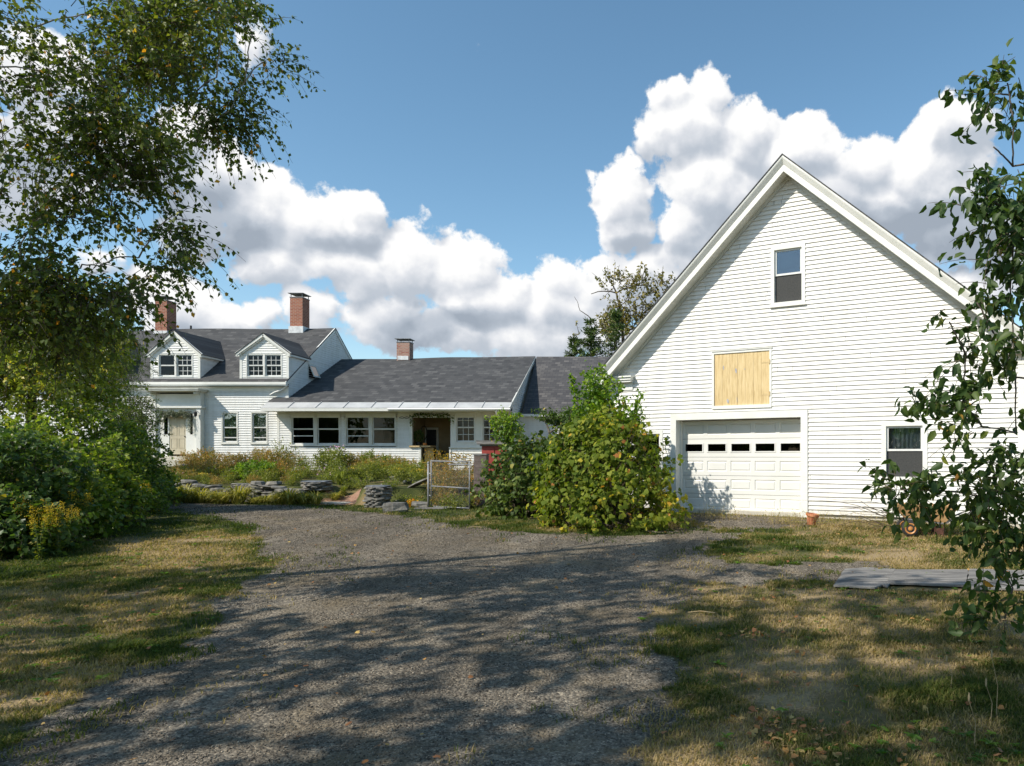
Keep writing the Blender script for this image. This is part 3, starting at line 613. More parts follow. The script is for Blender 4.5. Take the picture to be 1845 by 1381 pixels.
def window(parent, u0, u1, z0, z1, y=0, cas=.07, proud=.035, muntin=None, screen=False, curtain=None, glass='glass', rail=.5, label=None, sill=True, storm=None, room=True, trim='trim'):
    """outer casing u0..u1 x z0..z1; returns the window part"""
    mb = MB(); frame_boxes(mb, u0, u1, z0, z1, cas, y-proud, y+.10)
    w = mb.build('window', M[trim], parent)
    if label: w['label'] = label
    a0, a1, b0, b1 = u0+cas, u1-cas, z0+cas, z1-cas; zm = b0 + (b1-b0)*rail; s = min(.045, (a1-a0)*.07)
    mb = MB()
    frame_boxes(mb, a0, a1, zm-.012, b1, s, y+.012, y+.05); frame_boxes(mb, a0, a1, b0, zm+.02, s, y+.042, y+.085, wb=s*1.3)
    if muntin:
        nx, nz = muntin
        for (c0, c1, yy) in ((zm+s, b1-s, .02), (b0+s, zm-s*.6, .05)):
            for i in range(1, nx): uu = a0+s+(a1-a0-2*s)*i/nx; mb.box(uu-.009, uu+.009, y+yy, y+yy+.022, c0, c1)
            for j in range(1, nz):
                zz = c0+(c1-c0)*j/nz
                for i in range(nx):
                    q0 = a0+s+(a1-a0-2*s)*i/nx+.009; q1 = a0+s+(a1-a0-2*s)*(i+1)/nx-.009; mb.box(q0, q1, y+yy+.001, y+yy+.021, zz-.009, zz+.009)
    if storm:
        zz = b0+(b1-b0)*storm; mb.box(a0+s, a1-s, y+.006, y+.03, zz-.02, zz+.02)
    mb.build('sash', M['sash'], w)
    mb = MB(); mb.box(a0+s*.5, a1-s*.5, y+.030, y+.036, zm, b1-s*.5); mb.box(a0+s*.5, a1-s*.5, y+.062, y+.068, b0+s*.5, zm)
    mb.build('pane', M[glass], w)
    if screen:
        mb = MB(); mb.box(a0+.01, a1-.01, y+.036, y+.040, b0+.01, zm-.015); mb.build('insect_screen', M['screen'], w)
    if curtain:
        mb = MB(); n = 24
        for (c0, c1, d0, d1) in curtain:
            q0 = a0+(a1-a0)*c0; q1 = a0+(a1-a0)*c1
            for i in range(n):
                ua = q0+(q1-q0)*i/n; ub = q0+(q1-q0)*(i+1)/n; ya = y+.14+.02*math.sin(i*2.2); yb = y+.14+.02*math.sin((i+1)*2.2)
                mb.quad((ua, ya, b0+(b1-b0)*d0), (ub, yb, b0+(b1-b0)*d0), (ub, yb, b0+(b1-b0)*d1), (ua, ya, b0+(b1-b0)*d1))
        mb.build('curtain', M['curtain'], w)
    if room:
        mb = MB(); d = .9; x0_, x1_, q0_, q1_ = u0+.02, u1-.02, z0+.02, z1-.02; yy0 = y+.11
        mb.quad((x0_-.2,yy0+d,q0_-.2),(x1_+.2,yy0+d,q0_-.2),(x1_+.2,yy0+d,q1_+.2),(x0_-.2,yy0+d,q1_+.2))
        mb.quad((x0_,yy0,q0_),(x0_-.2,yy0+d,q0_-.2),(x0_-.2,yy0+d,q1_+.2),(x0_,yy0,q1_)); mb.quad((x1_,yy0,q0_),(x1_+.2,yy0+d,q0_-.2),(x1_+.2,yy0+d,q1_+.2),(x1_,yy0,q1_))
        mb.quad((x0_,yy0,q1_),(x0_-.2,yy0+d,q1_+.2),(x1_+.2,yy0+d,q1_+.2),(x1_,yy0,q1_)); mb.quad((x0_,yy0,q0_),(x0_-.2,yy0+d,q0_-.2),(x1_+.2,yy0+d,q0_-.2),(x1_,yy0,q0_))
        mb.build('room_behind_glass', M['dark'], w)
    if sill:
        mb = MB(); mb.box(u0-.02, u1+.02, y-proud-.03, y-.002, z0-.03, z0-.002); mb.build('sill', M[trim], w)
    return w

# ------------------------------------------------------------------ GARAGE
TH = math.atan2(-.4659, .8848)
P0 = Vector((.3397, 18.4, 0)); U = Vector((.8848, -.4659, 0)); GB = .30
go_ = P0 + U*(-2.129); go_.z = GB
gf = Fr(go_, TH)
garage = empty('garage', go_, 'large white clapboard garage with steep gable and yellow boarded loft door', 'garage', rz=TH)
GW, GD = 10.04, 15.5
apu, apz = 5.086, 8.43; SL, SR = .942, .896; RT = .16    # roof top line
def rl(z): return (z-(apz-SL*apu))/SL              # u on left roof top line at height z
gLs = lambda z: max(0.0, apu-(apz-.15-z)/SL); gRs = lambda z: min(GW, apu+(apz-.15-z)/SR)
def rect(f, x0, y0, x1, y1, d=0):
    a, b = f.px(x0, y0, d); c, e = f.px(x1, y1, d); return a, c, min(b, e), max(b, e)
gwin = (*[f for f in (lambda a, b: (a[0], b[0]))(gf.px(1389.5, 500), gf.px(1451.3, 500))],)
wz0 = gf.px(1389.5, 553.5)[1]; wz1 = gf.px(1389.5, 446.6)[1]
GWIN = (gwin[0], gwin[1], wz0, wz1)
LD = (gf.px(1283.7, 700)[0], gf.px(1391, 700)[0], gf.px(1283.7, 736)[1], gf.px(1283.7, 635.3)[1])
GDR = (gf.px(1208.9, 800)[0], gf.px(1456, 800)[0], 0.0, gf.px(1208.9, 746.3)[1])
RW = (gf.px(1588.5, 800)[0], gf.px(1671.5, 800)[0], gf.px(1588.5, 867.5)[1], gf.px(1588.5, 760.5)[1])
LW = (gf.px(1146, 800)[0], gf.px(1195, 800)[0], gf.px(1190, 868)[1], gf.px(1195, 776)[1])
mb = MB()
gap_ = .03
holes = [(h[0]+gap_, h[1]-gap_, h[2]+(gap_ if h is not GDR else 0), h[3]-gap_) for h in (GWIN, LD, GDR, RW, LW)]
siding(mb, gLs, gRs, .12, apz-.3, .1016, holes)
# side and rear walls
siding(mb, lambda z: 0, lambda z: GD, .12, 3.5, .1016, flip=lambda u, yy, z: (yy, GD-u, z))
siding(mb, lambda z: 0, lambda z: GD, .12, 3.75, .1016, flip=lambda u, yy, z: (GW-yy, u, z))
siding(mb, lambda z: GW-gRs(z), lambda z: GW-gLs(z), .12, apz-.3, .2, flip=lambda u, yy, z: (GW-u, GD-yy, z))
for _ in range(95):
    kz = random.randint(0, 75); z_ = .12+kz*.1016; u_ = random.uniform(gLs(z_)+.4, gRs(z_)-.4) if gRs(z_)-gLs(z_) > 1 else 5
    if any(h[0]-.05 < u_ < h[1]+.05 and h[2]-.1 < z_+.05 < h[3]+.05 for h in holes) or z_ > apz-.8: continue
    mb.quad((u_-.003,-.031,z_), (u_+.003,-.031,z_), (u_+.003,-.006,z_+.1), (u_-.003,-.006,z_+.1), 1)
mb.build('wall', [M['siding'], M['screen']], garage)
mb = MB(); mb.box(.02, GW-.02, .03, GD-.02, -.25, .12)
fo = mb.build('foundation', M['slab'], garage)
# corner boards
mb = MB(); mb.box(-.03, .09, -.035, .1, .08, 3.42); mb.build('corner_board', M['trim'], garage)
mb = MB(); mb.box(GW-.09, GW+.03, -.035, .1, .08, 3.7); mb.build('corner_board', M['trim'], garage)
# roof planes (thick) with overhang p=.42 in front
def slab_roof(mb, e0, e1, r0, r1, th, m=0):
    """e0,e1 eave front/back; r0,r1 ridge front/back ; thickness down"""
    dz = Vector((0,0,-th)); e0, e1, r0, r1 = map(Vector, (e0, e1, r0, r1))
    mb.quad(e0, r0, r1, e1, m); mb.quad(e0+dz, e1+dz, r1+dz, r0+dz, m)
    mb.quad(e0, e0+dz, r0+dz, r0, m); mb.quad(e1, r1, r1+dz, e1+dz, m); mb.quad(e0, e1, e1+dz, e0+dz, m); mb.quad(r0, r0+dz, r1+dz, r1, m)
OVH = .475; el = -.30; er = GW+.30
zl = apz - SL*(apu-el); zr = apz - SR*(er-apu)
mb = MB(); slab_roof(mb, (el,-OVH,zl), (el,GD+.3,zl), (apu,-OVH,apz), (apu,GD+.3,apz), .03)
slab_roof(mb, (er,-OVH,zr), (er,GD+.3,zr), (apu,-OVH,apz), (apu,GD+.3,apz), .03)
groof = mb.build('roof', M['shingle'], garage)
# rake trim: profile extruded along both rakes
def rake(mb, ua, za, ub, zb, prof, side):
    a = Vector((ua, 0, za)); b = Vector((ub, 0, zb))
    dd = [Vector((0, -p, -t)) for p, t in prof]; n = len(dd)
    A = [a+x for x in dd]; B = [b+x for x in dd]
    for i in range(n):
        j = (i+1) % n; mb.quad(A[i], A[j], B[j], B[i])
    mb.poly(A[::-1]); mb.poly(B)
k = math.sqrt(1+SL*SL)
prof1 = [(.46,.032),(.46,.07),(.45,.10),(.385,.22),(.37,.22),(.37,.032)]      # crown
prof2 = [(.38,.222),(.38,.38),(.36,.38),(.36,.222)]                             # fascia board
prof3 = [(.358,.355),(.358,.370),(0.0,.370),(0.0,.355)]                         # soffit
prof4 = [(.05,.372),(.05,.46),(.028,.46),(.028,.372)]                             # frieze on wall
zel, zer = zl, zr
for nm, pr, mt in (('crown_moulding', prof1, 'trim'), ('fascia_board', prof2, 'trim'), ('soffit', prof3, 'trim2'), ('frieze_board', prof4, 'trim2')):
    mb = MB()
    if nm == 'frieze_board':
        rake(mb, .06, apz-SL*(apu-.06), apu, apz, pr, -1); rake(mb, GW-.06, apz-SR*(GW-.06-apu), apu, apz, pr, 1)
    else:
        rake(mb, el+.03, apz-SL*(apu-el-.03), apu, apz, pr, -1); rake(mb, er-.03, apz-SR*(er-.03-apu), apu, apz, pr, 1)
    mb.build(nm, M[mt], garage)
# cornice returns
def creturn(u0, u1, z):
    mb = MB(); mb.box(u0, u1, -.20, .0, z-.085, z-.02); mb.box(u0-.02, u1+.03, -.235, .0, z-.018, z+.02)
    s = 1 if u0 < 5 else -1
    mb.box(u0+.02, u1-.02, -.17, -.001, z-.14, z-.087); mb.box(max(u0,.0)+.04, u1-.03, -.045, -.02, z-.34, z-.142)
    i = len(mb.v)
    return mb.build('cornice_return', M['trim'], garage)
zc = gf.px(1100, 680.5, -.2)[1]
creturn(-.34, gf.px(1136, 685, -.2)[0], zc); creturn(GW-.62, GW+.34, zr-.05)
mb = MB()   # eave fascia along the sides
mb.box(el-.015, el+.02, -OVH+.03, GD+.3, zl-.17, zl-.005); mb.box(er-.02, er+.015, -OVH+.03, GD+.3, zr-.17, zr-.005)
mb.box(el+.02, -.02, 0, GD, zl-.16, zl-.145); mb.box(GW+.02, er-.02, 0, GD, zr-.16, zr-.145)
mb.build('eave_fascia', M['trim'], garage)
# garage door with frame
g0, g1, _, gz1 = GDR
cw = gf.px(1219.3, 800)[0]-g0
mb = MB(); mb.box(g0, g0+cw, -.045, .06, .02, gz1); mb.box(g1-cw, g1, -.045, .06, .02, gz1); mb.box(g0+cw, g1-cw, -.043, .06, gz1-cw, gz1)
mb.box(g0+cw-.02, g0+cw+.0, .061, .30, .02, gz1-cw); mb.box(g1-cw, g1-cw+.02, .061, .30, .02, gz1-cw); mb.box(g0+cw, g1-cw, .061, .30, gz1-cw, gz1-cw+.02)
mb.box(g0+cw, g0+cw+.035, .18, .28, .02, gz1-cw-.001); mb.box(g1-cw-.035, g1-cw, .18, .28, .02, gz1-cw-.001)
mb.build('door_frame', M['trim'], garage)
d0, d1, dz0, dz1 = g0+cw+.01, g1-cw-.01, .05, gz1-cw-.01; dy = .285
rows = 5; cols = 5; rh = (dz1-dz0)/rows
mb = MB(); pm = MB()
for r in range(rows):
    a, b = dz0+r*rh, dz0+(r+1)*rh-.008
    win = (r == 3)
    st = .095; pw = (d1-d0-st*1.0)/cols
    xs_ = [d0+.07+i*((d1-d0-.14)+.10)/cols for i in range(cols)]; wdt = ((d1-d0-.14)+.10)/cols-.10
    pa, pb = a+.10, b-.09
    if win: pa, pb = a+.115, b-.10
    # section face split round the panels
    mb.box(d0, d1, dy, dy+.04, a, pa); mb.box(d0, d1, dy, dy+.04, pb, b)
    prev = d0
    for x0 in xs_:
        mb.box(prev, x0, dy, dy+.04, pa, pb); prev = x0+wdt
        if not win:
            q = [(x0,pa),(x0+wdt,pa),(x0+wdt,pb),(x0,pb)]; i1 = .022; i2 = .05
            q1 = [(x0+i1,pa+i1),(x0+wdt-i1,pa+i1),(x0+wdt-i1,pb-i1),(x0+i1,pb-i1)]; q2 = [(x0+i2,pa+i2),(x0+wdt-i2,pa+i2),(x0+wdt-i2,pb-i2),(x0+i2,pb-i2)]
            for k_ in range(4):
                j = (k_+1) % 4
                mb.quad((q[k_][0],dy,q[k_][1]),(q[j][0],dy,q[j][1]),(q1[j][0],dy+.018,q1[j][1]),(q1[k_][0],dy+.018,q1[k_][1]))
                mb.quad((q1[k_][0],dy+.018,q1[k_][1]),(q1[j][0],dy+.018,q1[j][1]),(q2[j][0],dy+.004,q2[j][1]),(q2[k_][0],dy+.004,q2[k_][1]))
            mb.quad(*[(u_, dy+.004, z_) for u_, z_ in q2])
        else:
            frame_boxes(mb, x0, x0+wdt, pa, pb, .028, dy-.012, dy+.03)
            pm.box(x0+.02, x0+wdt-.02, dy+.012, dy+.016, pa+.02, pb-.02)
    mb.box(prev, d1, dy, dy+.04, pa, pb)
gd = mb.build('garage_door', M['door_white'], garage)
pm.build('pane', M['glassd'], gd)
mb = MB(); mb.box(d0, d1, dy+.01, dy+.05, .0, .048); mb.build('weather_strip', M['black'], gd)
mb = MB(); mb.quad((d0-.1, dy+.5, 0), (d1+.1, dy+.5, 0), (d1+.1, dy+.5, dz1), (d0-.1, dy+.5, dz1)); mb.build('dark_garage_interior', M['dark'], garage)
# loft door
u0, u1, z0, z1 = LD
mb = MB(); frame_boxes(mb, u0, u1, z0, z1, .055, -.035, .03); mb.box(u0-.01, u1+.015, -.05, -.003, z1+.002, z1+.02); mb.box(u0, u1, -.045, .0, z0-.03, z0-.002)
mb.build('loft_door_frame', M['trim'], garage)
mb = MB(); n = 7; bw = (u1-u0-.12)/n
for i in range(n): mb.box(u0+.06+i*bw+.002, u0+.06+(i+1)*bw-.002, -.012+.003*(i % 2), .02, z0+.057, z1-.057)
mb.box(u0+.06, u1-.06, .012, .022, z0+.06, z1-.06)
ld = mb.build('loft_door', M['loft'], garage)
for zz in (z0+.3, z1-.32):
    mb = MB(); mb.box(u1-.26, u1-.07, -.018, -.0125, zz-.025, zz+.025); mb.box(u1-.07, u1-.035, -.05, -.036, zz-.05, zz+.05); mb.tube([(u1-.062,-.045,zz-.06),(u1-.062,-.045,zz+.06)], .012, 6)
    mb.build('hinge', M['loft'], ld)
for (cu, cz, w_, h_) in ((.17,.73,.03,.12),(.40,.66,.05,.14),(.25,.08,.06,.12),(.56,.68,.03,.03),(.42,.10,.015,.16)):
    cx_ = u0+.06+(u1-u0-.12)*cu; cz_ = z0+.06+(z1-z0-.12)*cz
    mb = MB(); mb.poly([(cx_-w_/2,-.0165,cz_+h_*.2),(cx_-w_*.1,-.0165,cz_+h_/2),(cx_+w_/2,-.0165,cz_+h_*.1),(cx_+w_*.3,-.0165,cz_-h_/2),(cx_-w_*.2,-.0165,cz_-h_*.3)])
    mb.build('peeled_paint_patch', M['peel'], ld)
# windows
window(garage, *GWIN, cas=.085, screen=True, glass='glass', rail=.52, trim='trim', sill=True)
w = window(garage, *RW, cas=.10, screen=True, rail=.52, curtain=[(.02,.98,.5,.99)])
window(garage, *LW, cas=.085, screen=False, glass='glassd', rail=.50, curtain=None)

# ------------------------------------------------------------------ FARMHOUSE (world aligned)
YF = 31.48; HB = 1.32
hX0, hX1 = -31.0, -16.35
hf = Fr((hX1, YF, HB), 0)
house = empty('farmhouse', (hX1, YF, HB), 'long white farmhouse with three gabled dormers and two brick chimneys', 'house')
Wd = hX1-hX0; DEP = 8.9
EZ = H+3.30-HB; EY = 31.26-YF        # eave point (local z, local y)
RY = 35.9-YF; RZ = H+6.42-HB; PS = (RZ-EZ)/(RY-EY)
BY = RY+(RY-EY); YB = BY-.4
def rz_(y): return EZ+PS*(y-EY) if y <= RY else RZ-PS*(y-RY)
# openings on facade
def R_(f, x0, y0, x1, y1, d=0):
    u0, z1 = f.px(x0, y0, d); u1, z0 = f.px(x1, y1, d); return (u0, u1, z0, z1)
W1 = R_(hf, 399.5, 742.5, 429.5, 799.5); W2 = R_(hf, 452.5, 742.5, 483, 799.5)
DS = R_(hf, 271.5, 703, 360.5, 836)     # door surround
mb = MB()
siding(mb, lambda z: -Wd, lambda z: 0, 0.0, EZ-.32, .104, [(a+.02, b-.02, c+.02, d-.02) for a, b, c, d in (W1, W2, DS)])
# right gable wall (faces +x)
gL = lambda z: 0 if z <= rz_(0) else EY+(z+.05-EZ)/PS
gR = lambda z: YB if z <= rz_(YB) else RY+(RZ-.05-z)/PS
VW_y, VW_z = 2.05, EZ+.62
siding(mb, gL, gR, .0, RZ-.25, .104, flip=lambda u, yy, z: (-yy, u, z))
siding(mb, lambda z: YB-gR(z) if 1 else 0, lambda z: YB-gL(z), .0, RZ-.25, .2, flip=lambda u, yy, z: (-Wd+yy, YB-u, z))
siding(mb, lambda z: -Wd, lambda z: 0, .0, rz_(YB), .2, flip=lambda u, yy, z: (u, YB-yy, z))
mb.build('wall', M['siding2'], house)
mb = MB(); mb.box(-Wd+.02, -.02, .03, YB-.02, -.9, 0); mb.build('foundation', M['stone'], house)
# roof with slight ridge sag
def roofgrid(mb, x0, x1, ya, za, yb, zb, sagf, nx=16, ny=6, th=.06, m=0):
    pts = [[None]*(ny+1) for _ in range(nx+1)]
    for i in range(nx+1):
        for j in range(ny+1):
            x = x0+(x1-x0)*i/nx; t = j/ny; pts[i][j] = Vector((x, ya+(yb-ya)*t, za+(zb-za)*t + sagf(i/nx, t)))
    dz = Vector((0,0,-th))
    for i in range(nx):
        for j in range(ny): mb.quad(pts[i][j], pts[i+1][j], pts[i+1][j+1], pts[i][j+1], m); mb.quad(pts[i][j]+dz, pts[i][j+1]+dz, pts[i+1][j+1]+dz, pts[i+1][j]+dz, m)
        mb.quad(pts[i][0]+dz, pts[i+1][0]+dz, pts[i+1][0], pts[i][0], m)
    for j in range(ny):
        mb.quad(pts[0][j]+dz, pts[0][j], pts[0][j+1], pts[0][j+1]+dz, m); mb.quad(pts[nx][j], pts[nx][j]+dz, pts[nx][j+1]+dz, pts[nx][j+1], m)
sg = lambda s, t: -.26*t*(1-s)**1.2 - .05*t*math.sin(s*9)
mb = MB(); roofgrid(mb, -Wd-.1, .06, EY-.04, EZ-.02, RY, RZ, sg); roofgrid(mb, -Wd-.1, .06, BY, EZ, RY, RZ, sg, ny=3)
hroof = mb.build('roof', M['shingle'], house)
mb = MB()
mb.box(-Wd-.1, .05, EY-.10, EY+.02, EZ-.19, EZ-.075); mb.box(-Wd-.1, .055, EY-.06, EY-.002, EZ-.25, EZ-.192)
mb.box(-Wd-.1, .05, EY+.021, -.001, EZ-.21, EZ-.19)
mb.box(-Wd, .02, -.045, .0, EZ-.44, EZ-.252)
mb.build('eave_cornice', M['trim'], house)
mb = MB()   # rake boards at right gable
for (ya, za, yb, zb) in ((EY-.02, EZ-.08, RY, RZ-.06), (BY, EZ-.08, RY, RZ-.06)):
    a = Vector((.028, ya, za-.05)); b = Vector((.028, yb, zb-.05)); mb.beam(a, b, .05, .17, up=(0,0,1))
mb.build('rake_board', M['trim'], house)
mb = MB(); mb.box(-.11, .02, -.035, .001, 0, EZ-.44); mb.build('corner_board', M['trim'], house)
mb = MB(); pp = [hf.px(*q, -.12) for q in ((519,690),(518,695),(508,703),(496,707),(487,712))]
mb.tube([(u, -.14, z) for u, z in pp], .035, 8); mb.build('downspout', M['trim'], house)
# small awning window in the gable, propped open
mb = MB(); mb.box(.02, .05, VW_y-.36, VW_y+.36, VW_z+.32, VW_z+.37); mb.box(.0, .03, VW_y-.36, VW_y+.36, VW_z-.37, VW_z-.32); mb.box(.0,.03,VW_y-.36,VW_y-.32,VW_z-.32,VW_z+.32); mb.box(.0,.03,VW_y+.32,VW_y+.36,VW_z-.32,VW_z+.32)
aw = mb.build('awning_window', M['trim2'], house)
a = Vector((.05, VW_y, VW_z+.31)); q = Vector((.27, VW_y, VW_z-.24)); dv = q-a; nn = Vector((-dv.z, 0, dv.x)).normalized(); dn = dv.normalized()
mb = MB()
for t_ in (.04, .96): mb.obox(a+dv*t_, dn*.03, (0,.31,0), nn*.018)
for s__ in (-1, 1): mb.obox(a+dv*.5+Vector((0, s__*.285, 0)), dv*.40, (0,.026,0), nn*.016)
sh_ = mb.build('sash', M['trim2'], aw)
mb = MB(); mb.obox(a+dv*.5, dv*.44, (0,.27,0), nn*.004); mb.build('pane', noisy('sky_glass', (.02,.03,.05), (.03,.04,.06), 1, .03, spec=1), sh_)
mb = MB(); mb.quad((.024, VW_y-.32, VW_z-.32), (.024, VW_y+.32, VW_z-.32), (.024, VW_y+.32, VW_z+.32), (.024, VW_y-.32, VW_z+.32)); mb.build('dark_opening', M['dark'], aw)
window(house, *W1, cas=.055, curtain=[(.1,.9,.0,.45),(.0,1,.5,1)], glass='glass', storm=.16, trim='trim2')
window(house, *W2, cas=.055, curtain=[(.1,.9,.0,.45),(.0,1,.5,1)], glass='glass', storm=.16, trim='trim2')
# dormers
dorm = [(112, 200, 157, 598, 636), (272.5, 361, 314.5, 594, 637.5), (433, 520.5, 475, 599, 636)]
for di, (xa, xb, xc, yap, yev) in enumerate(dorm):
    fy = EY+.17
    ua, zb_ = hf.px(xa, 682, fy); ub, _ = hf.px(xb, 682, fy); uc, zap = hf.px(xc, yap, fy-.15); _, zev = hf.px(xa, yev, fy-.15)
    uc = (ua+ub)/2
    de = empty('dormer', (0,0,0)); de.parent = house
    if di: de['label'] = ('', 'left dormer with a lace curtain in its left window', 'right dormer with gridded window panes, beside the gable end')[di]
    xL, xR = ua, ub; hw = (xR-xL)/2; sl = (zap-zev)/(hw+.12)
    _, wt = hf.px(xa, 638, fy); wx0, _ = hf.px(xa+(13 if di != 2 else 11), 660, fy); wx1, _ = hf.px(xb-(13 if di != 2 else 12), 660, fy); wz0_ = hf.px(xa, 680, fy)[1]
    mb = MB()
    Lf = lambda z: max(xL, uc-(zap-.12-z)/sl); Rf = lambda z: min(xR, uc+(zap-.12-z)/sl)
    siding(mb, Lf, Rf, rz_(fy)-.05, zap-.25, .104, [(wx0+.02, wx1-.02, wz0_+.02, wt-.02)], y=fy)
    # cheeks
    zt = zev+.03
    yend = EY+(zt-EZ)/PS
    for s, xx in ((-1, xL), (1, xR)):
        z = rz_(fy); 
        while z < zt:
            y_s = EY+(z-EZ)/PS; y_e = EY+(z+.104-EZ)/PS
            y_s0 = fy
            z2 = min(z+.104, zt); yb0 = max(fy, EY+(z-EZ)/PS); yb1 = max(fy, EY+(z2-EZ)/PS)
            mb.quad((xx+s*.018, fy, z), (xx+s*.018, yb0, z), (xx+s*.004, yb1, z2), (xx+s*.004, fy, z2))
            mb.quad((xx+s*.004, fy, z), (xx+s*.004, yb0, z), (xx+s*.018, yb0, z), (xx+s*.018, fy, z)); z = z2
    # the cheek is the triangle between front edge and roof
    mb.build('wall', M['siding2'], de)
    mb = MB()
    for xx in (xL, xR-.08): mb.box(xx-.012, xx+.092, fy-.03, fy+.005, rz_(fy)-.02, zev)
    for s in (-1, 1):
        mb.beam((uc+s*(hw+.13), fy-.115, zev-.055), (uc, fy-.115, zap-.10), .05, .13)
        mb.beam((uc+s*(hw+.0), fy-.06, zev-.075), (uc, fy-.06, zap-.215), .06, .05)
        mb.box(min(uc+s*(hw+.13), uc+s*(hw-.02)), max(uc+s*(hw+.13), uc+s*(hw-.02)), fy-.12, fy+.001, zev-.15, zev-.05)
        ye = EY+(zev-.09-EZ)/PS
        mb.box(min(uc+s*(hw+.135), uc+s*(hw+.10)), max(uc+s*(hw+.135), uc+s*(hw+.10)), fy-.0895, ye+.25, zev-.13, zev-.03)
    mb.build('trim', M['trim'], de)
    mb = MB(); yr = EY+(zap-EZ)/PS
    for s in (-1, 1):
        e0 = Vector((uc+s*(hw+.15), fy-.16, zev-.02)); r0 = Vector((uc, fy-.16, zap)); ye = EY+(e0.z-EZ)/PS
        e1 = Vector((e0.x, ye+.12, e0.z)); r1 = Vector((uc, yr+.15, zap)); dz = Vector((0,0,-.04))
        mb.quad(e0, r0, r1, e1); mb.quad(e0+dz, e1+dz, r1+dz, r0+dz); mb.quad(e0, e0+dz, r0+dz, r0); mb.quad(e0, e1, e1+dz, e0+dz)
    mb.build('roof', M['shingle'], de)
    um = (wx0+wx1)/2
    window(de, wx0, um, wz0_, wt, y=fy, cas=.035, muntin=(3,2) if di == 2 else None, curtain=[(0,1,0,1)] if di < 2 else None, sill=False, glass='glassd')
    window(de, um+.002, wx1, wz0_, wt, y=fy, cas=.035, muntin=(3,2), curtain=None if di < 2 else [(.0,1,.5,1)], sill=False, glass='glassd')
# chimneys
def chimney(parent, x0, x1, dpth, zb0, zt0, mt, name='chimney', y=0, cap=.16, label=None, base=True):
    mb = MB(); mb.box(x0, x1, y-dpth/2, y+dpth/2, zb0, zt0); c = mb.build(name, M[mt], parent)
    if label: c['label'] = label
    if base:
        mb = MB(); mb.box(x0-.05, x1+.05, y-dpth/2-.05, y+dpth/2+.05, zb0, zb0+.62); mb.build('flashing', M['flash'], c)
    mb = MB()
    mb.box(x0-.02, x1+.02, y-dpth/2-.02, y+dpth/2+.02, zt0+.002, zt0+.04)
    for xx in (x0+.02, x1-.05):
        for yy in (y-dpth/2+.02, y+dpth/2-.05): mb.box(xx, xx+.03, yy, yy+.03, zt0+.04, zt0+cap)
    mb.box(x0-.08, x1+.06, y-dpth/2-.08, y+dpth/2+.08, zt0+cap, zt0+cap+.025); mb.build('cap', M['metal'], c)
    return c
cyl = RY
a, _ = hf.px(522.5, 560, cyl-.35); b, _ = hf.px(545, 560, cyl-.35); zt = hf.px(530, 536.5, cyl-.35)[1]
chimney(house, a, b, .70, RZ-.62, zt, 'brick', y=cyl, cap=.2, label='red brick chimney near the gable end')
a, _ = hf.px(279.5, 560, cyl-.35); b, _ = hf.px(300.5, 560, cyl-.35); zt = hf.px(290, 542, cyl-.35)[1]
chimney(house, a, b, .70, RZ-.84, zt, 'brick', y=cyl, cap=.2, label='red brick chimney behind the birch leaves')
for xx in (249, 254, 344):
    u, z = hf.px(xx, 590, RY); mb = MB(); mb.tube([(u, RY, RZ-.3), (u, RY, z+(.08 if xx > 300 else -.02))], .045, 8); mb.build('vent_pipe', M['black'], hroof)
# front door surround
su0, su1, sz0, sz1 = DS
ds = empty('doorway', (0,0,0)); ds.parent = house
fy = -.30
mb = MB()
def hx(x): return hf.px(x, 800, fy)[0]
def hz(y, d=fy): return hf.px(300, y, d)[1]
mb.box(hx(271.5), hx(280), fy, 0, hz(836), hz(704)); mb.box(hx(353), hx(361), fy, 0, hz(836), hz(704))
mb.box(hx(280), hx(353), fy+.06, 0, hz(738), hz(710)); mb.box(hx(268), hx(364), fy-.05, 0, hz(735.5), hz(732))
mb.box(hx(280), hx(353), fy+.03, 0, hz(732), hz(728)); mb.box(hx(268), hx(364), fy-.035, -.001, hz(707), hz(704.1))
mb.build('surround', M['trim'], ds)
mb = MB(); mb.box(hx(262), hx(369), fy-.45, -.002, hz(703.5, fy), hz(702, fy)+.0); mb.box(hx(264), hx(367), fy-.42, -.002, hz(706, fy), hz(703.6, fy)); 
for xx in (275, 356): mb.box(hx(xx), hx(xx+4), fy-.3, fy-.001, hz(711), hz(706.1))
mb.build('hood', M['trim2'], ds)
mb = MB()
for x0, x1 in ((280,292.5),(299.5,302),(332,339.5),(344.5,353)): mb.box(hx(x0), hx(x1), fy+.10, fy+.16, hz(822), hz(738.2))
mb.box(hx(292.5), hx(299.5), fy+.10, fy+.16, hz(822), hz(783)); mb.box(hx(339.5), hx(344.5), fy+.10, fy+.16, hz(822), hz(783)); mb.box(hx(292.5), hx(344.5), fy+.101, fy+.16, hz(745), hz(738.2))
mb.build('door_frame', M['trim'], ds)
for x0, x1 in ((292.5,299.5),(339.5,344.5)):
    mb = MB(); mb.box(hx(x0)+.02, hx(x1)-.02, fy+.13, fy+.14, hz(783), hz(745)); mb.box(hx(x0), hx(x1), fy+.2, fy+.21, hz(783), hz(745)); mb.build('sidelight', [M['glassd'], M['dark']], ds)
mb = MB(); mb.box(hx(302), hx(332), fy+.12, fy+.16, hz(819), hz(745.2))
for zz0, zz1 in ((808, 790), (785, 752)):
    for a_, b_ in ((304.5,315.5),(318.5,329.5)): frame_boxes(mb, hx(a_), hx(b_), hz(zz0), hz(zz1), .02, fy+.11, fy+.121)
dr_ = mb.build('front_door', M['beige'], ds)
mb = MB(); mb.lathe([(.028,0),(.028,-.03),(.02,-.05)], c=(hx(330.3), fy+.12, hz(787)), axis='y', n=10); mb.build('door_knob', M['black'], dr_)
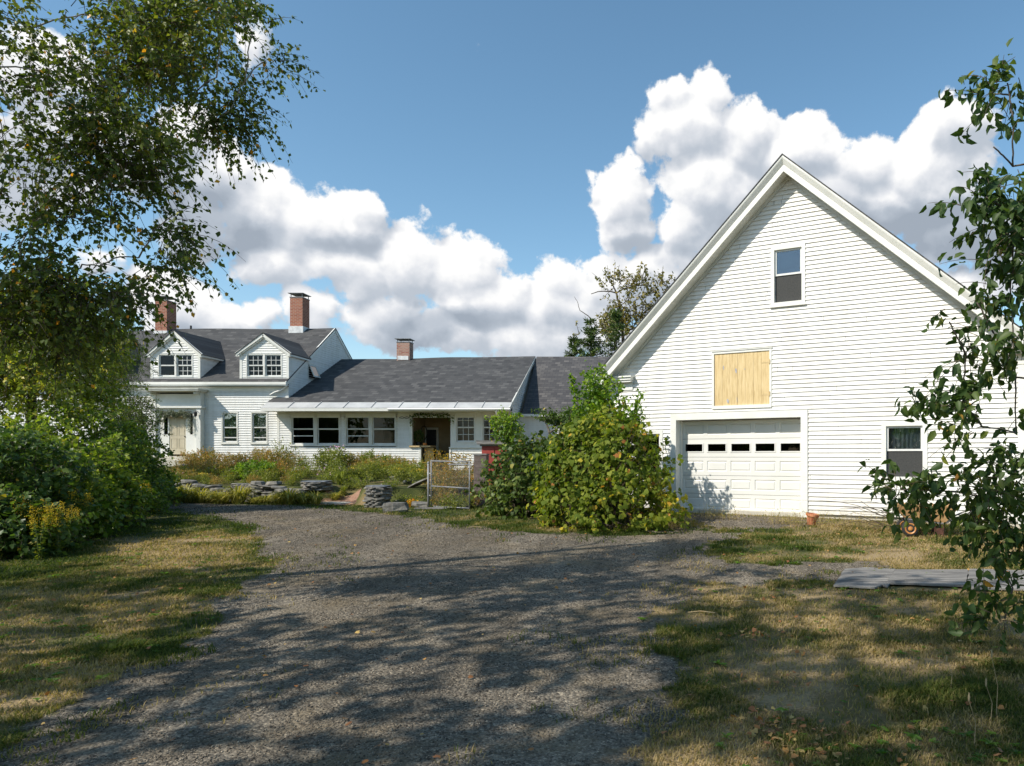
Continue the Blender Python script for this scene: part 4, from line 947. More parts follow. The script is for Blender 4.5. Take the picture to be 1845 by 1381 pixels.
mb = MB(); mb.box(hx(280), hx(353), fy-.25, fy+.16, hz(829), hz(822)); mb.box(hx(290), hx(350), fy-.6, fy-.251, hz(840), hz(829)); mb.build('doorstep', M['slab'], ds)
mb = MB(); c = (hx(355.5), fy-.12, hz(746)); mb.tube([(c[0], fy, c[2]+.1), (c[0], fy-.1, c[2]+.14), (c[0], fy-.14, c[2]+.08)], .012, 6); mb.lathe([(.03,.1),(.07,.05),(.055,-.1),(.02,-.13)], c=c, n=8); mb.build('wall_lantern', M['black'], ds)
ga = empty('garland', (hX1+hx(317), YF+fy-.02, HB+hz(741)), 'leafy green garland draped over the beige front door', 'garland')
n = 2600; t = rng.random(n); X_ = (t-.5)*(hx(346)-hx(288)); 
drop = np.where(t < .06, rng.random(n)*.55, np.where(t > .90, rng.random(n)*.9, rng.random(n)*.16 + .10*np.sin(t*9)**2))
pos = np.stack([X_+rng.normal(size=n)*.03, rng.normal(size=n)*.05-.04, -drop+rng.normal(size=n)*.03], 1)
leaves('foliage', pos, rng.normal(size=(n,3))+np.array([0,-.2,-.4]), rng.normal(size=(n,3)), np.full(n,.09), leaf_mat('garland_leaf', [(0,(.10,.12,.09)),(1,(.28,.30,.24))], .2), ga, 'lance')
mb = MB(); mb.tube([(-(hx(346)-hx(288))/2, 0, -.02), (0, -.03, -.06), ((hx(346)-hx(288))/2, 0, -.02)], .015, 5); mb.build('vine', M['twig'], ga)

# ------------------------------------------------------------------ PORCH WING
YP = 31.4; PB = 1.05; PX0 = -16.79
pf = Fr((PX0, YP, PB), 0)
porch = empty('porch_wing', (PX0, YP, PB), 'low white porch wing with dark banked windows and an open doorway bay', 'porch')
def qx(x, d=0): return pf.px(x, 800, d)[0]
def qz(y, d=0): return pf.px(700, y, d)[1]
PW = -6.49-PX0+.0
eY = 30.45-YP; eZ = H+2.09-PB; rY = 36.6-YP; rZ = H+5.07-PB; pS = (rZ-eZ)/(rY-eY)
zt = qz(739.5)
sillz = qz(803.5); 
op0, op1 = qx(743), qx(812)
A1 = (qx(524), qx(613.5), qz(803.3), qz(744)); A2 = (qx(622), qx(714.5), qz(803.3), qz(744))
mb = MB()
siding(mb, lambda z: 0, lambda z: qx(739), qz(806), zt, .104, [(A[0]+.02, A[1]-.02, A[2]-.5, A[3]-.02) for A in (A1, A2)])
siding(mb, lambda z: 0.0, lambda z: qx(757), -.1, qz(806)-.001, .104, y=-.004)
siding(mb, lambda z: qx(813), lambda z: qx(917), -.1, qz(806), .104, y=0)
# right gable end wall
def proof(y): return eZ+pS*(y-eY)
gyL = lambda z: .0 if z <= proof(0)-.1 else eY+(z+.1-eZ)/pS
siding(mb, gyL, lambda z: rY+(rY-eY)*.98 if z < eZ else rY+(rZ-.1-z)/pS, -.1, rZ-.2, .104, flip=lambda u, yy, z: (PW-.1-yy, u, z))
siding(mb, lambda z: -11.2+0, lambda z: 0, -.1, eZ, .2, flip=lambda u, yy, z: (yy, -u, z))
mb.build('wall', M['siding2'], porch)
mb = MB(); mb.box(0, .10, -.03, .0, -.15, zt); mb.build('corner_board', M['trim'], porch)
mb = MB(); mb.box(qx(738), op0, -.035, .1, qz(806), zt); mb.build('post', M['trim'], porch)
mb = MB(); mb.box(qx(754.5), qx(758.5), -.03, .12, -.1, qz(806)); mb.build('post', M['trim'], porch)
# roof (front slope with slightly dropped left ridge), metal edge strip
def psag(s, t): return (-.15*t*(1-sst(.30, .62, s))) + .03*t*math.sin(s*7)
mb = MB(); xe0 = -17.0-PX0; 
mY = eY+.52; 
roofgrid(mb, xe0, PW, mY, proof(mY), rY, rZ, psag, nx=24, ny=8, th=.05)
roofgrid(mb, xe0+.6, PW, 2*rY-eY, eZ, rY, rZ, psag, nx=24, ny=3, th=.05)
proofo = mb.build('roof', M['shingle'], porch)
mb = MB(); n = 9
for i in range(n):
    a = xe0+(PW-xe0)*i/n; b = xe0+(PW-xe0)*(i+1)/n-.012
    mb.poly([(a+.002, eY-.03, proof(eY)-.035), (b, eY-.03, proof(eY)-.035), (b, mY+.05, proof(mY)+.012), (a+.002, mY+.05, proof(mY)+.012)])
    mb.beam((b+.006, eY-.03, proof(eY)-.02), (b+.006, mY+.02, proof(mY)+.018), .02, .02)
mb.quad((xe0, eY-.03, proof(eY)-.045), (PW, eY-.03, proof(eY)-.045), (PW, mY, proof(mY)-.045), (xe0, mY, proof(mY)-.045))
mb.build('metal_eave_strip', M['roofmetal'], proofo)
mb = MB(); mb.box(xe0+.02, PW, eY-.045, eY-.005, eZ-.17, eZ-.05); mb.box(xe0+.02, PW, eY-.004, -.001, eZ-.165, eZ-.15)
mb.box(0, PW-.1, -.02, .02, eZ-.40, eZ-.166)
mb.build('fascia', M['trim'], porch)
mb = MB(); gx0 = qx(706, -.6); prof_ = [(-.047,-.05),(-.12,-.05),(-.15,-.10),(-.12,-.15),(-.047,-.155)]
for i in range(len(prof_)-1):
    (ya, za), (yb, zb) = prof_[i], prof_[i+1]; mb.quad((gx0, eY+ya, eZ+za), (PW+.05, eY+ya, eZ+za), (PW+.05, eY+yb, eZ+zb), (gx0, eY+yb, eZ+zb))
mb.poly([(gx0, eY+y_, eZ+z_) for y_, z_ in prof_]); mb.poly([(PW+.05, eY+y_, eZ+z_) for y_, z_ in prof_][::-1])
mb.tube([(qx(904), eY-.09, eZ-.15), (qx(904), eY-.02, eZ-.28), (qx(912), .0, eZ-.65), (qx(912), -.03, .4)], .035, 8)
mb.build('gutter', M['trim'], porch)
mb = MB(); mb.beam((PW+.0, eY, eZ-.08), (PW+.0, rY, rZ-.1), .05, .16); mb.build('rake_board', M['trim2'], porch)
for k_, A in enumerate((A1, A2)):
    mid = (A[0]+A[1])/2
    window(porch, A[0], mid-.02, A[2], A[3], cas=.05, glass='glassd', storm=.28, trim='trim2', label='banked window with its storm sash lowered' if k_ == 0 else None)
    window(porch, mid+.02, A[1], A[2], A[3], cas=.05, glass='glassd', trim='trim2')
    for bb in ((A[0]-.05, A[0], -.02, .04), (mid-.02, mid+.02, -.04, .1), (A[1], A[1]+.05, -.02, .04)): mb = MB(); mb.box(*bb, A[2], A[3]+.03); mb.build('window_mullion', M['trim2'], porch)
# counter and half wall cap beside the opening
mb = MB(); mb.box(qx(738.5), qx(757), -.10, .8, qz(806), qz(803.2)); mb.box(qx(757), qx(775), .0, .8, qz(806), qz(803.2)); mb.build('counter_top', M['wood'], porch)
mb = MB(); yy = .35
mb.box(qx(760.5), qx(776), yy, yy+.03, -.1, qz(807)); frame_boxes(mb, qx(760.5), qx(776), -.1, qz(807), .06, yy-.02, yy-.001)
mb.build('counter_cabinet', M['wood'], porch)
# interior bay
mb = MB(); bx0, bx1, by = qx(736), qx(816), 2.2
mb.quad((bx0, by, -.1), (qx(917), by, -.1), (qx(917), by, zt+.1), (bx0, by, zt+.1)); mb.quad((bx0, .1, -.1), (bx0, by, -.1), (bx0, by, zt+.1), (bx0, .1, zt+.1)); mb.quad((qx(916.5), .1, -.1), (qx(916.5), by, -.1), (qx(916.5), by, zt+.1), (qx(916.5), .1, zt+.1))
mb.quad((bx0, .05, zt+.05), (qx(917), .05, zt+.05), (qx(917), by, zt+.05), (bx0, by, zt+.05))
mb.build('inner_wall', M['ply'], porch)
mb = MB(); mb.box(qx(736), qx(917), .02, by, -.25, -.08); mb.build('porch_floor', M['greywood'], porch)
mb = MB(); dx0, dx1 = pf.px(768, 800, by-.05)[0], pf.px(786, 800, by-.05)[0]
mb.box(dx0, dx1, by-.03, by-.01, -.08, 1.95); mb.build('inner_doorway', M['black'], porch)
mb = MB(); mb.box(dx0-.1, dx0, by-.05, by-.01, -.08, 2.05); mb.box(dx1, dx1+.1, by-.05, by-.01, -.08, 2.05); mb.box(dx0, dx1, by-.05, by-.01, 1.95, 2.05); mb.build('inner_door_frame', M['trim2'], porch)
# right panelled window walls
p0, p1 = qx(812), qx(917)
wA = (qx(821), qx(857), qz(798), qz(743.5)); wB = (qx(868.5), qx(904.5), qz(798), qz(743.5))
mb = MB()
mb.box(op1, wA[0], -.03, .06, qz(806), zt); mb.box(wA[1], wB[0], -.03, .06, qz(806), zt); mb.box(wB[1], qx(917), -.03, .06, qz(806), zt)
mb.box(qx(810), qx(813), -.05, .1, -.1, qz(806)); mb.box(qx(863), qx(866), -.04, -.031, qz(806), zt)
for w_ in (wA, wB): mb.box(w_[0], w_[1], -.028, .06, qz(806), w_[2]); mb.box(w_[0], w_[1], -.028, .06, w_[3], zt)
mb.box(qx(809), qx(917), -.07, .0, qz(806)-.04, qz(806)-.001)
mb.build('panel_wall', M['trim'], porch)
window(porch, *wA, y=-.02, cas=.035, muntin=(3,2), glass='glassd', sill=False, room=False); window(porch, *wB, y=-.02, cas=.035, muntin=(3,2), glass='glassd', sill=False, room=False)
# chimney of the wing
a, _ = pf.px(715, 630, rY-.25); b, _ = pf.px(738, 630, rY-.25); zt_ = pf.px(720, 617.5, rY-.25)[1]
chimney(porch, a, b, .55, rZ-.35, zt_, 'brick2', y=rY, cap=.17, label='short weathered brick chimney on the wing', base=False)
mb = MB(); mb.box(a+.05, b-.05, rY-.3, rY+.3, rZ-.2, rZ+.0); mb.build('flashing', M['flash'], porch)
# scroll sign bracket and hanging vine
br_ = MB(); c0 = Vector((PX0+qx(729), YP-.035, PB+qz(753)))
for s in (-1, 1):
    for s2 in (-1, 1): br_.tube([tuple(c0+Vector((s*.0, 0, s2*.0))), tuple(c0+Vector((s*.10, 0, s2*.05))), tuple(c0+Vector((s*.22, 0, 0)))], .009, 5)
o = br_.build('iron_scroll', M['black']); tag(o, 'small black iron scroll ornament fixed beside the open porch bay', 'ornament')
hv = empty('hanging_vine', (PX0+qx(777), YP-.05, PB+qz(742)), 'dry leafy vine strung along the top of the open porch bay', 'vine')
n = 260; t = rng.random(n); wv = (op1-op0)
pos = np.stack([(t-.5)*wv*1.15, rng.normal(size=n)*.05-.05, -.05-.22*rng.random(n)-np.where((t < .12) | (t > .93), rng.random(n)*.45, 0)], 1)
leaves('foliage', pos, rng.normal(size=(n,3))+np.array([0,0,-.5]), rng.normal(size=(n,3)), np.full(n,.09), M['shrub_dark'], hv, 'oval')
mb = MB(); mb.tube([(-wv*.55,-.05,-.5), (-wv*.45,-.05,-.25), (-wv*.2,-.05,-.1), (0,-.05,-.14), (wv*.3,-.05,-.08), (wv*.5,-.05,-.2), (wv*.53,-.05,-.5)], .01, 5); mb.build('stem', M['twig'], hv)
# counter objects
mb = MB(); c = Vector((PX0+qx(762), YP+.25, PB+qz(803.2)))
for j in range(8):
    a = j*math.pi/4; mb.lathe([(.012,0),(.05,.02),(.065,.06),(.05,.10),(.012,.115)], c=(c.x+.035*math.cos(a), c.y+.035*math.sin(a), c.z), n=10)
pk = mb.build('pumpkin', M['pumpkin'], smooth=True); tag(pk, 'small orange pumpkin on the porch counter', 'pumpkin')
mb = MB(); mb.tube([(c.x, c.y, c.z+.1), (c.x+.01, c.y, c.z+.15)], .012, 6); s_ = mb.build('stem', M['greenstem']); s_.parent = pk
pt = empty('potted_plant', (PX0+qx(749), YP+.35, PB+qz(803.2)), 'dark potted plant standing on the porch counter beside the pumpkin', 'plant')
mb = MB(); mb.lathe([(.07,0),(.10,.02),(.12,.17),(.105,.17)], n=14); mb.build('pot', M['black'], pt)
n = 420; d = unit(rng.normal(size=(n,3))); pos = d*np.array([.2,.18,.24])*rng.random((n,1))**.4 + np.array([0,0,.42])
leaves('leaves', pos, d+np.array([0,0,.2]), rng.normal(size=(n,3)), np.full(n,.10), M['shrub_dark'], pt, 'lance')
mb = MB()
for j in range(6): a = j; mb.tube([(0,0,.15),(.06*math.cos(a),.06*math.sin(a),.4)], .006, 4)
mb.build('stems', M['greenstem'], pt)
wr = MB(); c = Vector((PX0+pf.px(764, 780, 1.0)[0], YP+1.0, PB+pf.px(764, 780, 1.0)[1]))
wr.tube([(c.x+.13*math.cos(a), c.y, c.z+.30*math.sin(a)) for a in np.linspace(-.1, 6.1, 24)], .02, 6)
wr.tube([(c.x, c.y+.02, c.z-.30), (c.x, c.y+.02, PB+.02)], .015, 6)
o = wr.build('oval_mirror_stand', M['black']); tag(o, 'dark oval hoop on a stand inside the porch bay', 'stand')
ct = empty('side_table', (PX0+pf.px(803, 800, 1.6)[0], YP+1.6, PB-.08), 'small dark table with pots at the back of the porch bay', 'table')
mb = MB(); mb.box(-.35, .35, -.2, .2, .72, .76); mb.build('table_top', M['rust'], ct)
for x_ in (-.31, .28):
    for y_ in (-.17, .14): mb = MB(); mb.box(x_, x_+.03, y_, y_+.03, 0, .72); mb.build('leg', M['rust'], ct)
for i, (dx, hh, mt, lb) in enumerate(((-.12,.3,'black','tall dark vase on the small table inside the porch bay'),(.14,.14,'flash','pale bowl on the small table inside the porch bay'))):
    mb = MB(); mb.lathe([(.05,0),(.09,.05),(.10,hh*.6),(.06,hh)], n=12); o = mb.build('vase' if i == 0 else 'bowl', M[mt]); o.location = ct.location+Vector((dx, 0, .761)); tag(o, lb, 'vase' if i == 0 else 'bowl')

# ------------------------------------------------------------------ CONNECTOR SHED
YC = 33.0; CB = 1.1
cf = Fr((-6.4, YC, CB), 0)
shed = empty('connecting_shed', (-6.4, YC, CB), 'white shed with grey shingle roof linking the porch wing to the garage', 'building')
ceY = 32.7-YC; ceZ = H+1.94-CB; crY = 36.6-YC; crZ = H+5.07-CB; CW = 13.0
mb = MB(); siding(mb, lambda z: -.3, lambda z: CW, 0, ceZ-.12, .104); 
siding(mb, lambda z: 0 if z < ceZ else ceY+(z-ceZ)/((crZ-ceZ)/(crY-ceY)), lambda z: 7.5 if z < ceZ else 2*crY-ceY-(z-ceZ)/((crZ-ceZ)/(crY-ceY)), 0, crZ-.1, .2, flip=lambda u, yy, z: (CW-yy, u, z))
mb.build('wall', M['siding2'], shed)
mb = MB(); roofgrid(mb, -.02, CW+.1, ceY, ceZ, crY, crZ, lambda s, t: 0, nx=10, ny=4, th=.05); roofgrid(mb, -.02, CW+.1, 2*crY-ceY, ceZ, crY, crZ, lambda s, t: 0, nx=6, ny=2, th=.05)
mb.build('roof', M['shingle2'], shed)
mb = MB(); mb.box(-.02, CW+.1, ceY-.03, ceY+.0, ceZ-.12, ceZ-.01); mb.box(-.02, CW+.1, ceY+.001, -.001, ceZ-.12, ceZ-.10); mb.build('fascia', M['trim'], shed)
#PART2
# ------------------------------------------------------------------ TREES AND SHRUBS
def BL(px, py, Y, rx, ry, dep=None, w=None):
    c = P(px, py, Y); a = rx*Y/F; b = ry*Y/F
    r = (a, dep if dep else a*.9, b); return (tuple(c), r, w if w else a*b)
def tree(name, base, label, cat, trunk_pts, tr_r, blobs, mt_bark, crown_kw, group=None, limb_r=.05, wig=.06, bend=.1):
    base = Vector(base); e = empty(name, base, label, cat, group); mb = MB()
    if trunk_pts:
        tp = [Vector(p)-base for p in trunk_pts]; mb.tube(tp, list(np.linspace(tr_r, tr_r*.35, len(tp))), 12)
        nodes = [(q, limb_r*1.25) for q in tp[1:]]
        for b in sorted(blobs, key=lambda b: min((q-(Vector(b[0])-base)).length for q in tp)):
            c = Vector(b[0])-base; q, r_ = min(nodes, key=lambda w: (w[0]-c).length + (1.2*max(0, w[0].z-c.z+.1)))
            r0 = max(.008, r_*.8); pts = limb(mb, q, c, r0, max(.006, r0*.5), wig, 8, bend)
            nodes.append((c, max(.007, r0*.62))); nodes.append((pts[5], max(.007, r0*.75)))
    if mb.v: mb.build('trunk', mt_bark, e, smooth=True)
    crown(e, blobs, origin=base, **crown_kw)
    return e
birch_b = [BL(-60,40,7.0,150,110),BL(60,50,7.4,120,90),BL(200,40,8,130,80),BL(330,20,8.4,110,60),BL(350,110,8.4,90,70),BL(440,150,8.6,38,60),BL(455,60,8.6,35,55),BL(480,110,8.7,32,18,w=.015),BL(415,200,8.6,45,38),BL(380,235,8.6,18,20,w=.01),
 BL(150,160,7.6,130,80),BL(20,200,7.0,110,80),BL(265,170,8,70,60),BL(215,240,7.6,60,45),BL(80,300,7.0,120,60),BL(200,320,7.3,85,50),BL(290,330,7.4,35,22,w=.012),BL(310,390,7.4,45,45),BL(200,410,7.4,110,60),BL(60,400,7,120,60),
 BL(250,465,7.5,75,50),BL(120,500,7.4,110,50),BL(235,535,7.5,38,36),BL(150,570,7.6,70,35),BL(20,520,7,90,60),BL(30,600,7.3,70,50),BL(95,625,7.5,45,35,w=.03),
 ((-8.6,5.6,7.5),(1.8,1.8,1.3),1.1),((-7.6,6.3,8.9),(1.9,1.5,1.1),1.0),((-9.8,7.5,9.8),(1.6,1.6,1.2),.6)]
birch_b = [(c, r, (w**.5*(.5 if c[0]/c[1] < -.74 and c[2] > 3 else 1) if c[0]/c[1] > -.93 and w < .9 else w*.3)) for c, r, w in birch_b] + [((-8.2,6.2,3.2),(1.2,1.2,.8),.35),((-8.6,6.8,5.0),(1.3,1.3,1.0),.45),((-11.5,6.2,6.0),(1.6,1.6,1.4),.5),((-10.8,5.2,8.6),(1.5,1.5,1.2),.4)] + [BL(400,60,8.0,80,60,w=.6),BL(390,140,8.0,70,50,w=.5),BL(300,90,7.8,90,70,w=.6),BL(180,480,7.2,100,80,w=.6),BL(60,560,7.2,90,60,w=.5),BL(230,250,7.4,70,50,w=.5)]
btr = [(-10.3,6.4,gh(-10.3,6.4)-.1),(-10.2,6.4,2),(-10.0,6.5,4.2),(-9.8,6.5,6.4),(-9.5,6.6,8.5),(-9.3,6.6,10.5)]
tree('birch_tree', btr[0], 'large birch with hanging leafy branches filling the upper left of the view', 'tree', btr, .2, birch_b, M['birchbark'],
     dict(n_tw=3150, per=12, L=.42, droop=.5, size=.056, m=M['birch_leaf'], twig_r=(.004,.0015), outer=2.6, gapf=2.1, gapt=.44, hang=.7, seed=3), limb_r=.045, wig=.05, bend=.12)
mp = [(-8.6,-1.4,gh(-8.6,-1.4)-.1),(-8.5,-1.3,2.5),(-8.1,-1,5),(-7.6,-.6,7),(-7.2,-.3,9.5)]
mb_ = [((-7,-1.2,7.6),(3.4,2.8,1.8)),((-6.6,2.4,8.4),(2.9,2.4,1.5)),((-4.4,-.9,9.2),(3.0,2.4,1.4)),((-9.2,1.6,6.2),(2.4,2.6,1.7)),((-8.8,4.2,7.8),(2.0,1.6,1.3)),((-3.6,1.4,8.3),(2.0,1.5,.8),2.2)]
tree('maple_tree', mp[0], 'broad maple left of the drive whose crown shades the gravel', 'tree', mp, .20, mb_, M['bark'],
     dict(n_tw=2300, per=8, L=.42, droop=.15, size=.11, m=M['maple_leaf'], twig_r=(.006,.002), gapf=1.5, gapt=.50, seed=11, shape='grape'), limb_r=.04)
m2 = [(-15.5,-.5,gh(-15.5,-.5)-.1),(-15.3,-.4,2.5),(-14.8,0,4.5),(-14.2,.6,6.5)]
tree('maple_tree', m2[0], 'second maple farther left of the drive, shading the left lawn', 'tree', m2, .22, [((-13.4,1.8,7.0),(2.9,2.4,1.3)),((-14.6,4.2,7.6),(2.4,1.8,1.2)),((-11.6,-.6,6.6),(2.2,1.8,1.1))], M['bark'],
     dict(n_tw=620, per=8, L=.5, droop=.15, size=.125, m=M['maple_leaf'], twig_r=(.006,.002), gapf=1.4, gapt=.50, seed=12, shape='grape'), limb_r=.05)
# apple tree at the right edge
ap_b = [BL(1815,150,6.2,45,32),BL(1790,170,6.3,38,16,w=.02),BL(1825,215,6.2,50,30),BL(1790,265,6.2,40,28,w=.025),BL(1825,300,6.3,45,35),BL(1775,355,6.1,48,22),BL(1830,390,6.2,55,40),BL(1800,450,6.2,45,38),BL(1820,520,6.3,55,40),
 BL(1760,545,6.0,60,32),BL(1710,580,5.9,40,38),BL(1790,600,6.0,70,42),BL(1740,640,5.9,42,24),BL(1830,680,6.2,50,45),BL(1735,725,6.2,55,28),BL(1668,730,6.3,30,12,w=.012),BL(1770,770,6.1,50,32),BL(1830,780,6.2,45,50),
 BL(1830,850,6.1,45,45),BL(1760,880,6.1,70,28),BL(1700,885,6.2,50,20),BL(1622,883,6.3,28,9,w=.02),BL(1800,930,6.2,50,35),BL(1830,980,6.2,40,28),BL(1790,1000,6.2,40,10,w=.01),BL(1825,1060,6.1,42,28),BL(1810,1115,6.1,38,26)]
at_ = [(4.05,6.5,gh(4.05,6.5)-.1),(4.0,6.5,1.2),(3.85,6.45,2.3),(3.9,6.4,3.4),(3.8,6.35,4.4),(3.85,6.3,5.3)]
tree('apple_tree', at_[0], 'young apple tree with curling leaves reaching in from the right edge', 'tree', at_, .07, ap_b, M['bark'],
     dict(n_tw=330, per=9, L=.30, droop=.25, size=.10, m=M['apple_leaf'], shape='oval', twig_r=(.004,.002), outer=2.6, gapf=2.0, gapt=.43, hang=.85, seed=5, upb=.1), limb_r=.016, wig=.04, bend=.03)
# trees left of the farmhouse, behind the hedge
def stem_base(px, Y, w=0): X = (px-CX)/F*Y; return (X, Y, gh(X, Y)-.05)
def simple_tree(name, px, Y, label, blobs, bark, ck, trr=.12, top=None, group=None, lr=.04, cat='tree'):
    b = stem_base(px, Y); zt = top if top else max(q[0][2]+q[1][2]*.3 for q in blobs)
    tp = [(b[0]+.12*math.sin(i*1.7), b[1]+.1*math.cos(i*2.1), b[2]+(zt-b[2])*i/6) for i in range(7)]
    return tree(name, b, label, cat, tp, trr, blobs, bark, ck, group, lr)
simple_tree('willow_tree', 60, 17.5, 'yellow-green tree rising behind the left hedge under the birch', [BL(75,500,17.5,40,45),BL(70,570,17.5,90,70),BL(0,600,17,90,90),BL(140,620,17.5,75,60),BL(40,690,17,110,60),BL(150,690,17.5,60,50),BL(-60,660,17,90,90)], M['bark'],
     dict(n_tw=2300, per=12, L=.5, droop=.3, size=.085, m=M['yel_leaf'], gapf=1.1, gapt=.36, seed=21), .13)
simple_tree('locust_tree', 205, 25, 'feathery green tree standing against the left end of the farmhouse', [BL(195,640,25,50,45),BL(215,600,25,30,30),BL(235,660,25,25,25),BL(170,700,24.5,70,45),BL(215,730,24.5,50,30),BL(245,745,24.5,28,18),BL(120,640,25,60,60),BL(230,760,24,40,20)], M['bark'],
     dict(n_tw=1500, per=14, L=.45, droop=.2, size=.075, m=M['locust_leaf'], gapf=1.3, gapt=.40, seed=22, shape='lance'), .10)
simple_tree('serviceberry_tree', 255, 25.5, 'small dark-leaved tree in front of the cream front door side of the farmhouse', [BL(250,745,25.5,30,22),BL(262,775,25.5,26,20),BL(230,790,25.5,34,22),BL(215,760,25.5,30,26)], M['bark'],
     dict(n_tw=420, per=10, L=.35, droop=.1, size=.07, m=M['shrub_dark'], gapf=1.6, gapt=.38, seed=23), .05)
# hedge shrubs
HS = [('tall dark shrub at the far left of the hedge',10,800,12.6,120),('rounded shrub with glossy leaves second in the hedge from the left',95,768,14.6,105),('tallest pale-tipped shrub in the middle of the hedge',150,742,17.0,92),
 ('pale yellow-green shrub behind the hedge middle, under the feathery tree',215,770,19.0,62),('arching shrub in the hedge near the farmhouse door',250,812,20.3,42),('last low shrub of the hedge beside the drive bend',275,858,21.4,28),
 ('low dark bush in front of the hedge at the lower left',15,905,11.6,95),('low bush with goldenrod in front of the hedge',105,880,13.2,78),('low shrub at the lawn edge in the middle of the hedge',180,862,15.2,62),('low leafy bush before the last stretch of hedge',232,862,17.8,48),('tall shrub leaning out of the frame at the left hedge end',-70,760,14.5,120)]
for i, (lb, px, ty, Y, r) in enumerate(HS):
    X = (px-CX)/F*Y; zb = gh(X, Y); zt = H+(HY-ty)/F*Y; rx = r*Y/F; hh = zt-zb
    base = (X, Y, zb)
    e = empty('hedge_shrub', base, lb, 'shrub', 'shrubs of the left hedge')
    blobs = [((X, Y, zb+hh*.55), (rx, rx*.95, hh*.50)), ((X-rx*.4, Y+rx*.3, zb+hh*.38), (rx*.75, rx*.7, hh*.40)), ((X+rx*.45, Y-rx*.25, zb+hh*.30), (rx*.62, rx*.6, hh*.34)), ((X+rx*.1, Y-rx*.3, zb+hh*.72), (rx*.5, rx*.5, hh*.33))]
    nt_ = int(330 + 420*(r/100.)**1.3*1.6)
    crown(e, blobs, nt_, 11, .38, .3, .10 if Y < 16 else .085, M['hedge_leaf'] if i in (1,2,3,4,8,10) else M['hedge_leaf' if i in (7,9) else 'shrub_dark'], origin=base, outer=4.2, gapf=1.4, gapt=.30, seed=40+i, shape='tri2', upb=.35, hang=.35)
    mb = MB()
    for j in range(10):
        a = j*.63*2; q = (math.cos(a)*rx*.55*random.random(), math.sin(a)*rx*.55*random.random(), hh*random.uniform(.5, .9)); limb(mb, (q[0]*.3, q[1]*.3, -.05), q, .018, .006, .08, 5, 0, 5)
    mb.build('stems', M['twig'], e)
# a long arching spray toward the door
def spray(name, pts, label, n, size, m, wid=.12, shape='tri2', cat='branch', stemr=(.012,.004)):
    pts = [Vector(p) for p in pts]; b = pts[0]; e = empty(name, b, label, cat)
    mb = MB(); mb.tube([p-b for p in pts], list(np.linspace(stemr[0], stemr[1], len(pts))), 6); mb.build('stem', M['twig'], e)
    A = np.array([list(p-b) for p in pts]); t = rng.random(n)*(len(pts)-1)*.98; k = t.astype(int); fr = (t-k)[:,None]
    pos = A[k]*(1-fr)+A[k+1]*fr + rng.normal(size=(n,3))*wid*(1.1-.6*(t/(len(pts)-1)))[:,None]
    leaves('leaves', pos, rng.normal(size=(n,3))+np.array([0,0,-.4]), rng.normal(size=(n,3))+np.array([0,0,.8]), size*rng.uniform(.6,1.3,n), m, e, shape, np.clip(rng.random(n)*.9, 0, 1))
    return e
spray('arching_branch', [P(190,790,19), P(225,776,19.2), P(255,782,19.4), P(285,800,19.6), P(312,818,19.8)], 'long leafy branch arching out of the hedge toward the front door', 420, .075, M['hedge_leaf'], .08)
spray('arching_branch', [P(180,840,18), P(225,815,18.6), P(262,822,19), P(296,845,19.3), P(312,865,19.4)], 'lower leafy branch drooping from the hedge over the flower bed', 420, .075, M['hedge_leaf'], .09)
# goldenrod
def goldenrod_proto(h=1.0):
    e = empty('goldenrod', (0,0,0), 'x', 'plant'); mb = MB(); n = 150; tips = []
    for j in range(4):
        a = j*1.7; tip = (.16*math.cos(a), .16*math.sin(a), h*random.uniform(.85, 1.05)); mb.tube([(0,0,0), (tip[0]*.3, tip[1]*.3, h*.5), tip], [.007,.006,.003], 5); tips.append(tip)
    mb.build('stem', M['greenstem'], e)
    t = rng.random(n); ti = np.array(tips)[rng.integers(0, 4, n)]; pos = ti*t[:,None]; pos[:,2] *= .86
    leaves('leaves', pos, unit(rng.normal(size=(n,3))*np.array([1,1,.2]))+np.array([0,0,.1]), np.tile([0,0,1.], (n,1))+rng.normal(size=(n,3))*.2, np.full(n,.10), M['hedge_leaf'], e, 'lance')
    n = 340; ti = np.array(tips)[rng.integers(0, 4, n)]; t = rng.random(n); ang = rng.integers(0, 6, n)*1.05; rad = .13*(1-t*.6)*rng.random(n)
    pos = ti + np.stack([np.cos(ang)*rad, np.sin(ang)*rad, -.20+t*.24+rad*.3], 1) + rng.normal(size=(n,3))*.008
    leaves('flower_plume', pos, rng.normal(size=(n,3))+np.array([0,0,.4]), rng.normal(size=(n,3)), np.full(n,.026), M['goldenrod'], e, 'tri2')
    return e
gproto = goldenrod_proto()
GR = [(45,905,11.2),(58,895,11.4),(75,912,11.1),(92,908,11.3),(105,925,11.3),(125,912,11.9),(142,884,12.6),(70,930,10.9),(200,858,15.3),(228,862,16.0),(242,868,16.2),(252,864,16.4),(258,880,16.4)]
for i, (px, ty, Y) in enumerate(GR):
    X = (px-CX)/F*Y; zb = gh(X, Y); hh = H+(HY-ty)/F*Y-zb
    o = gproto if i == 0 else copy_tree(gproto)
    o.location = (X, Y, zb); o.scale = (hh,)*3; o.rotation_euler = (0, 0, i*1.3)
    tag(o, 'yellow goldenrod plume growing out of the left hedge', 'plant', 'goldenrod in the left hedge')
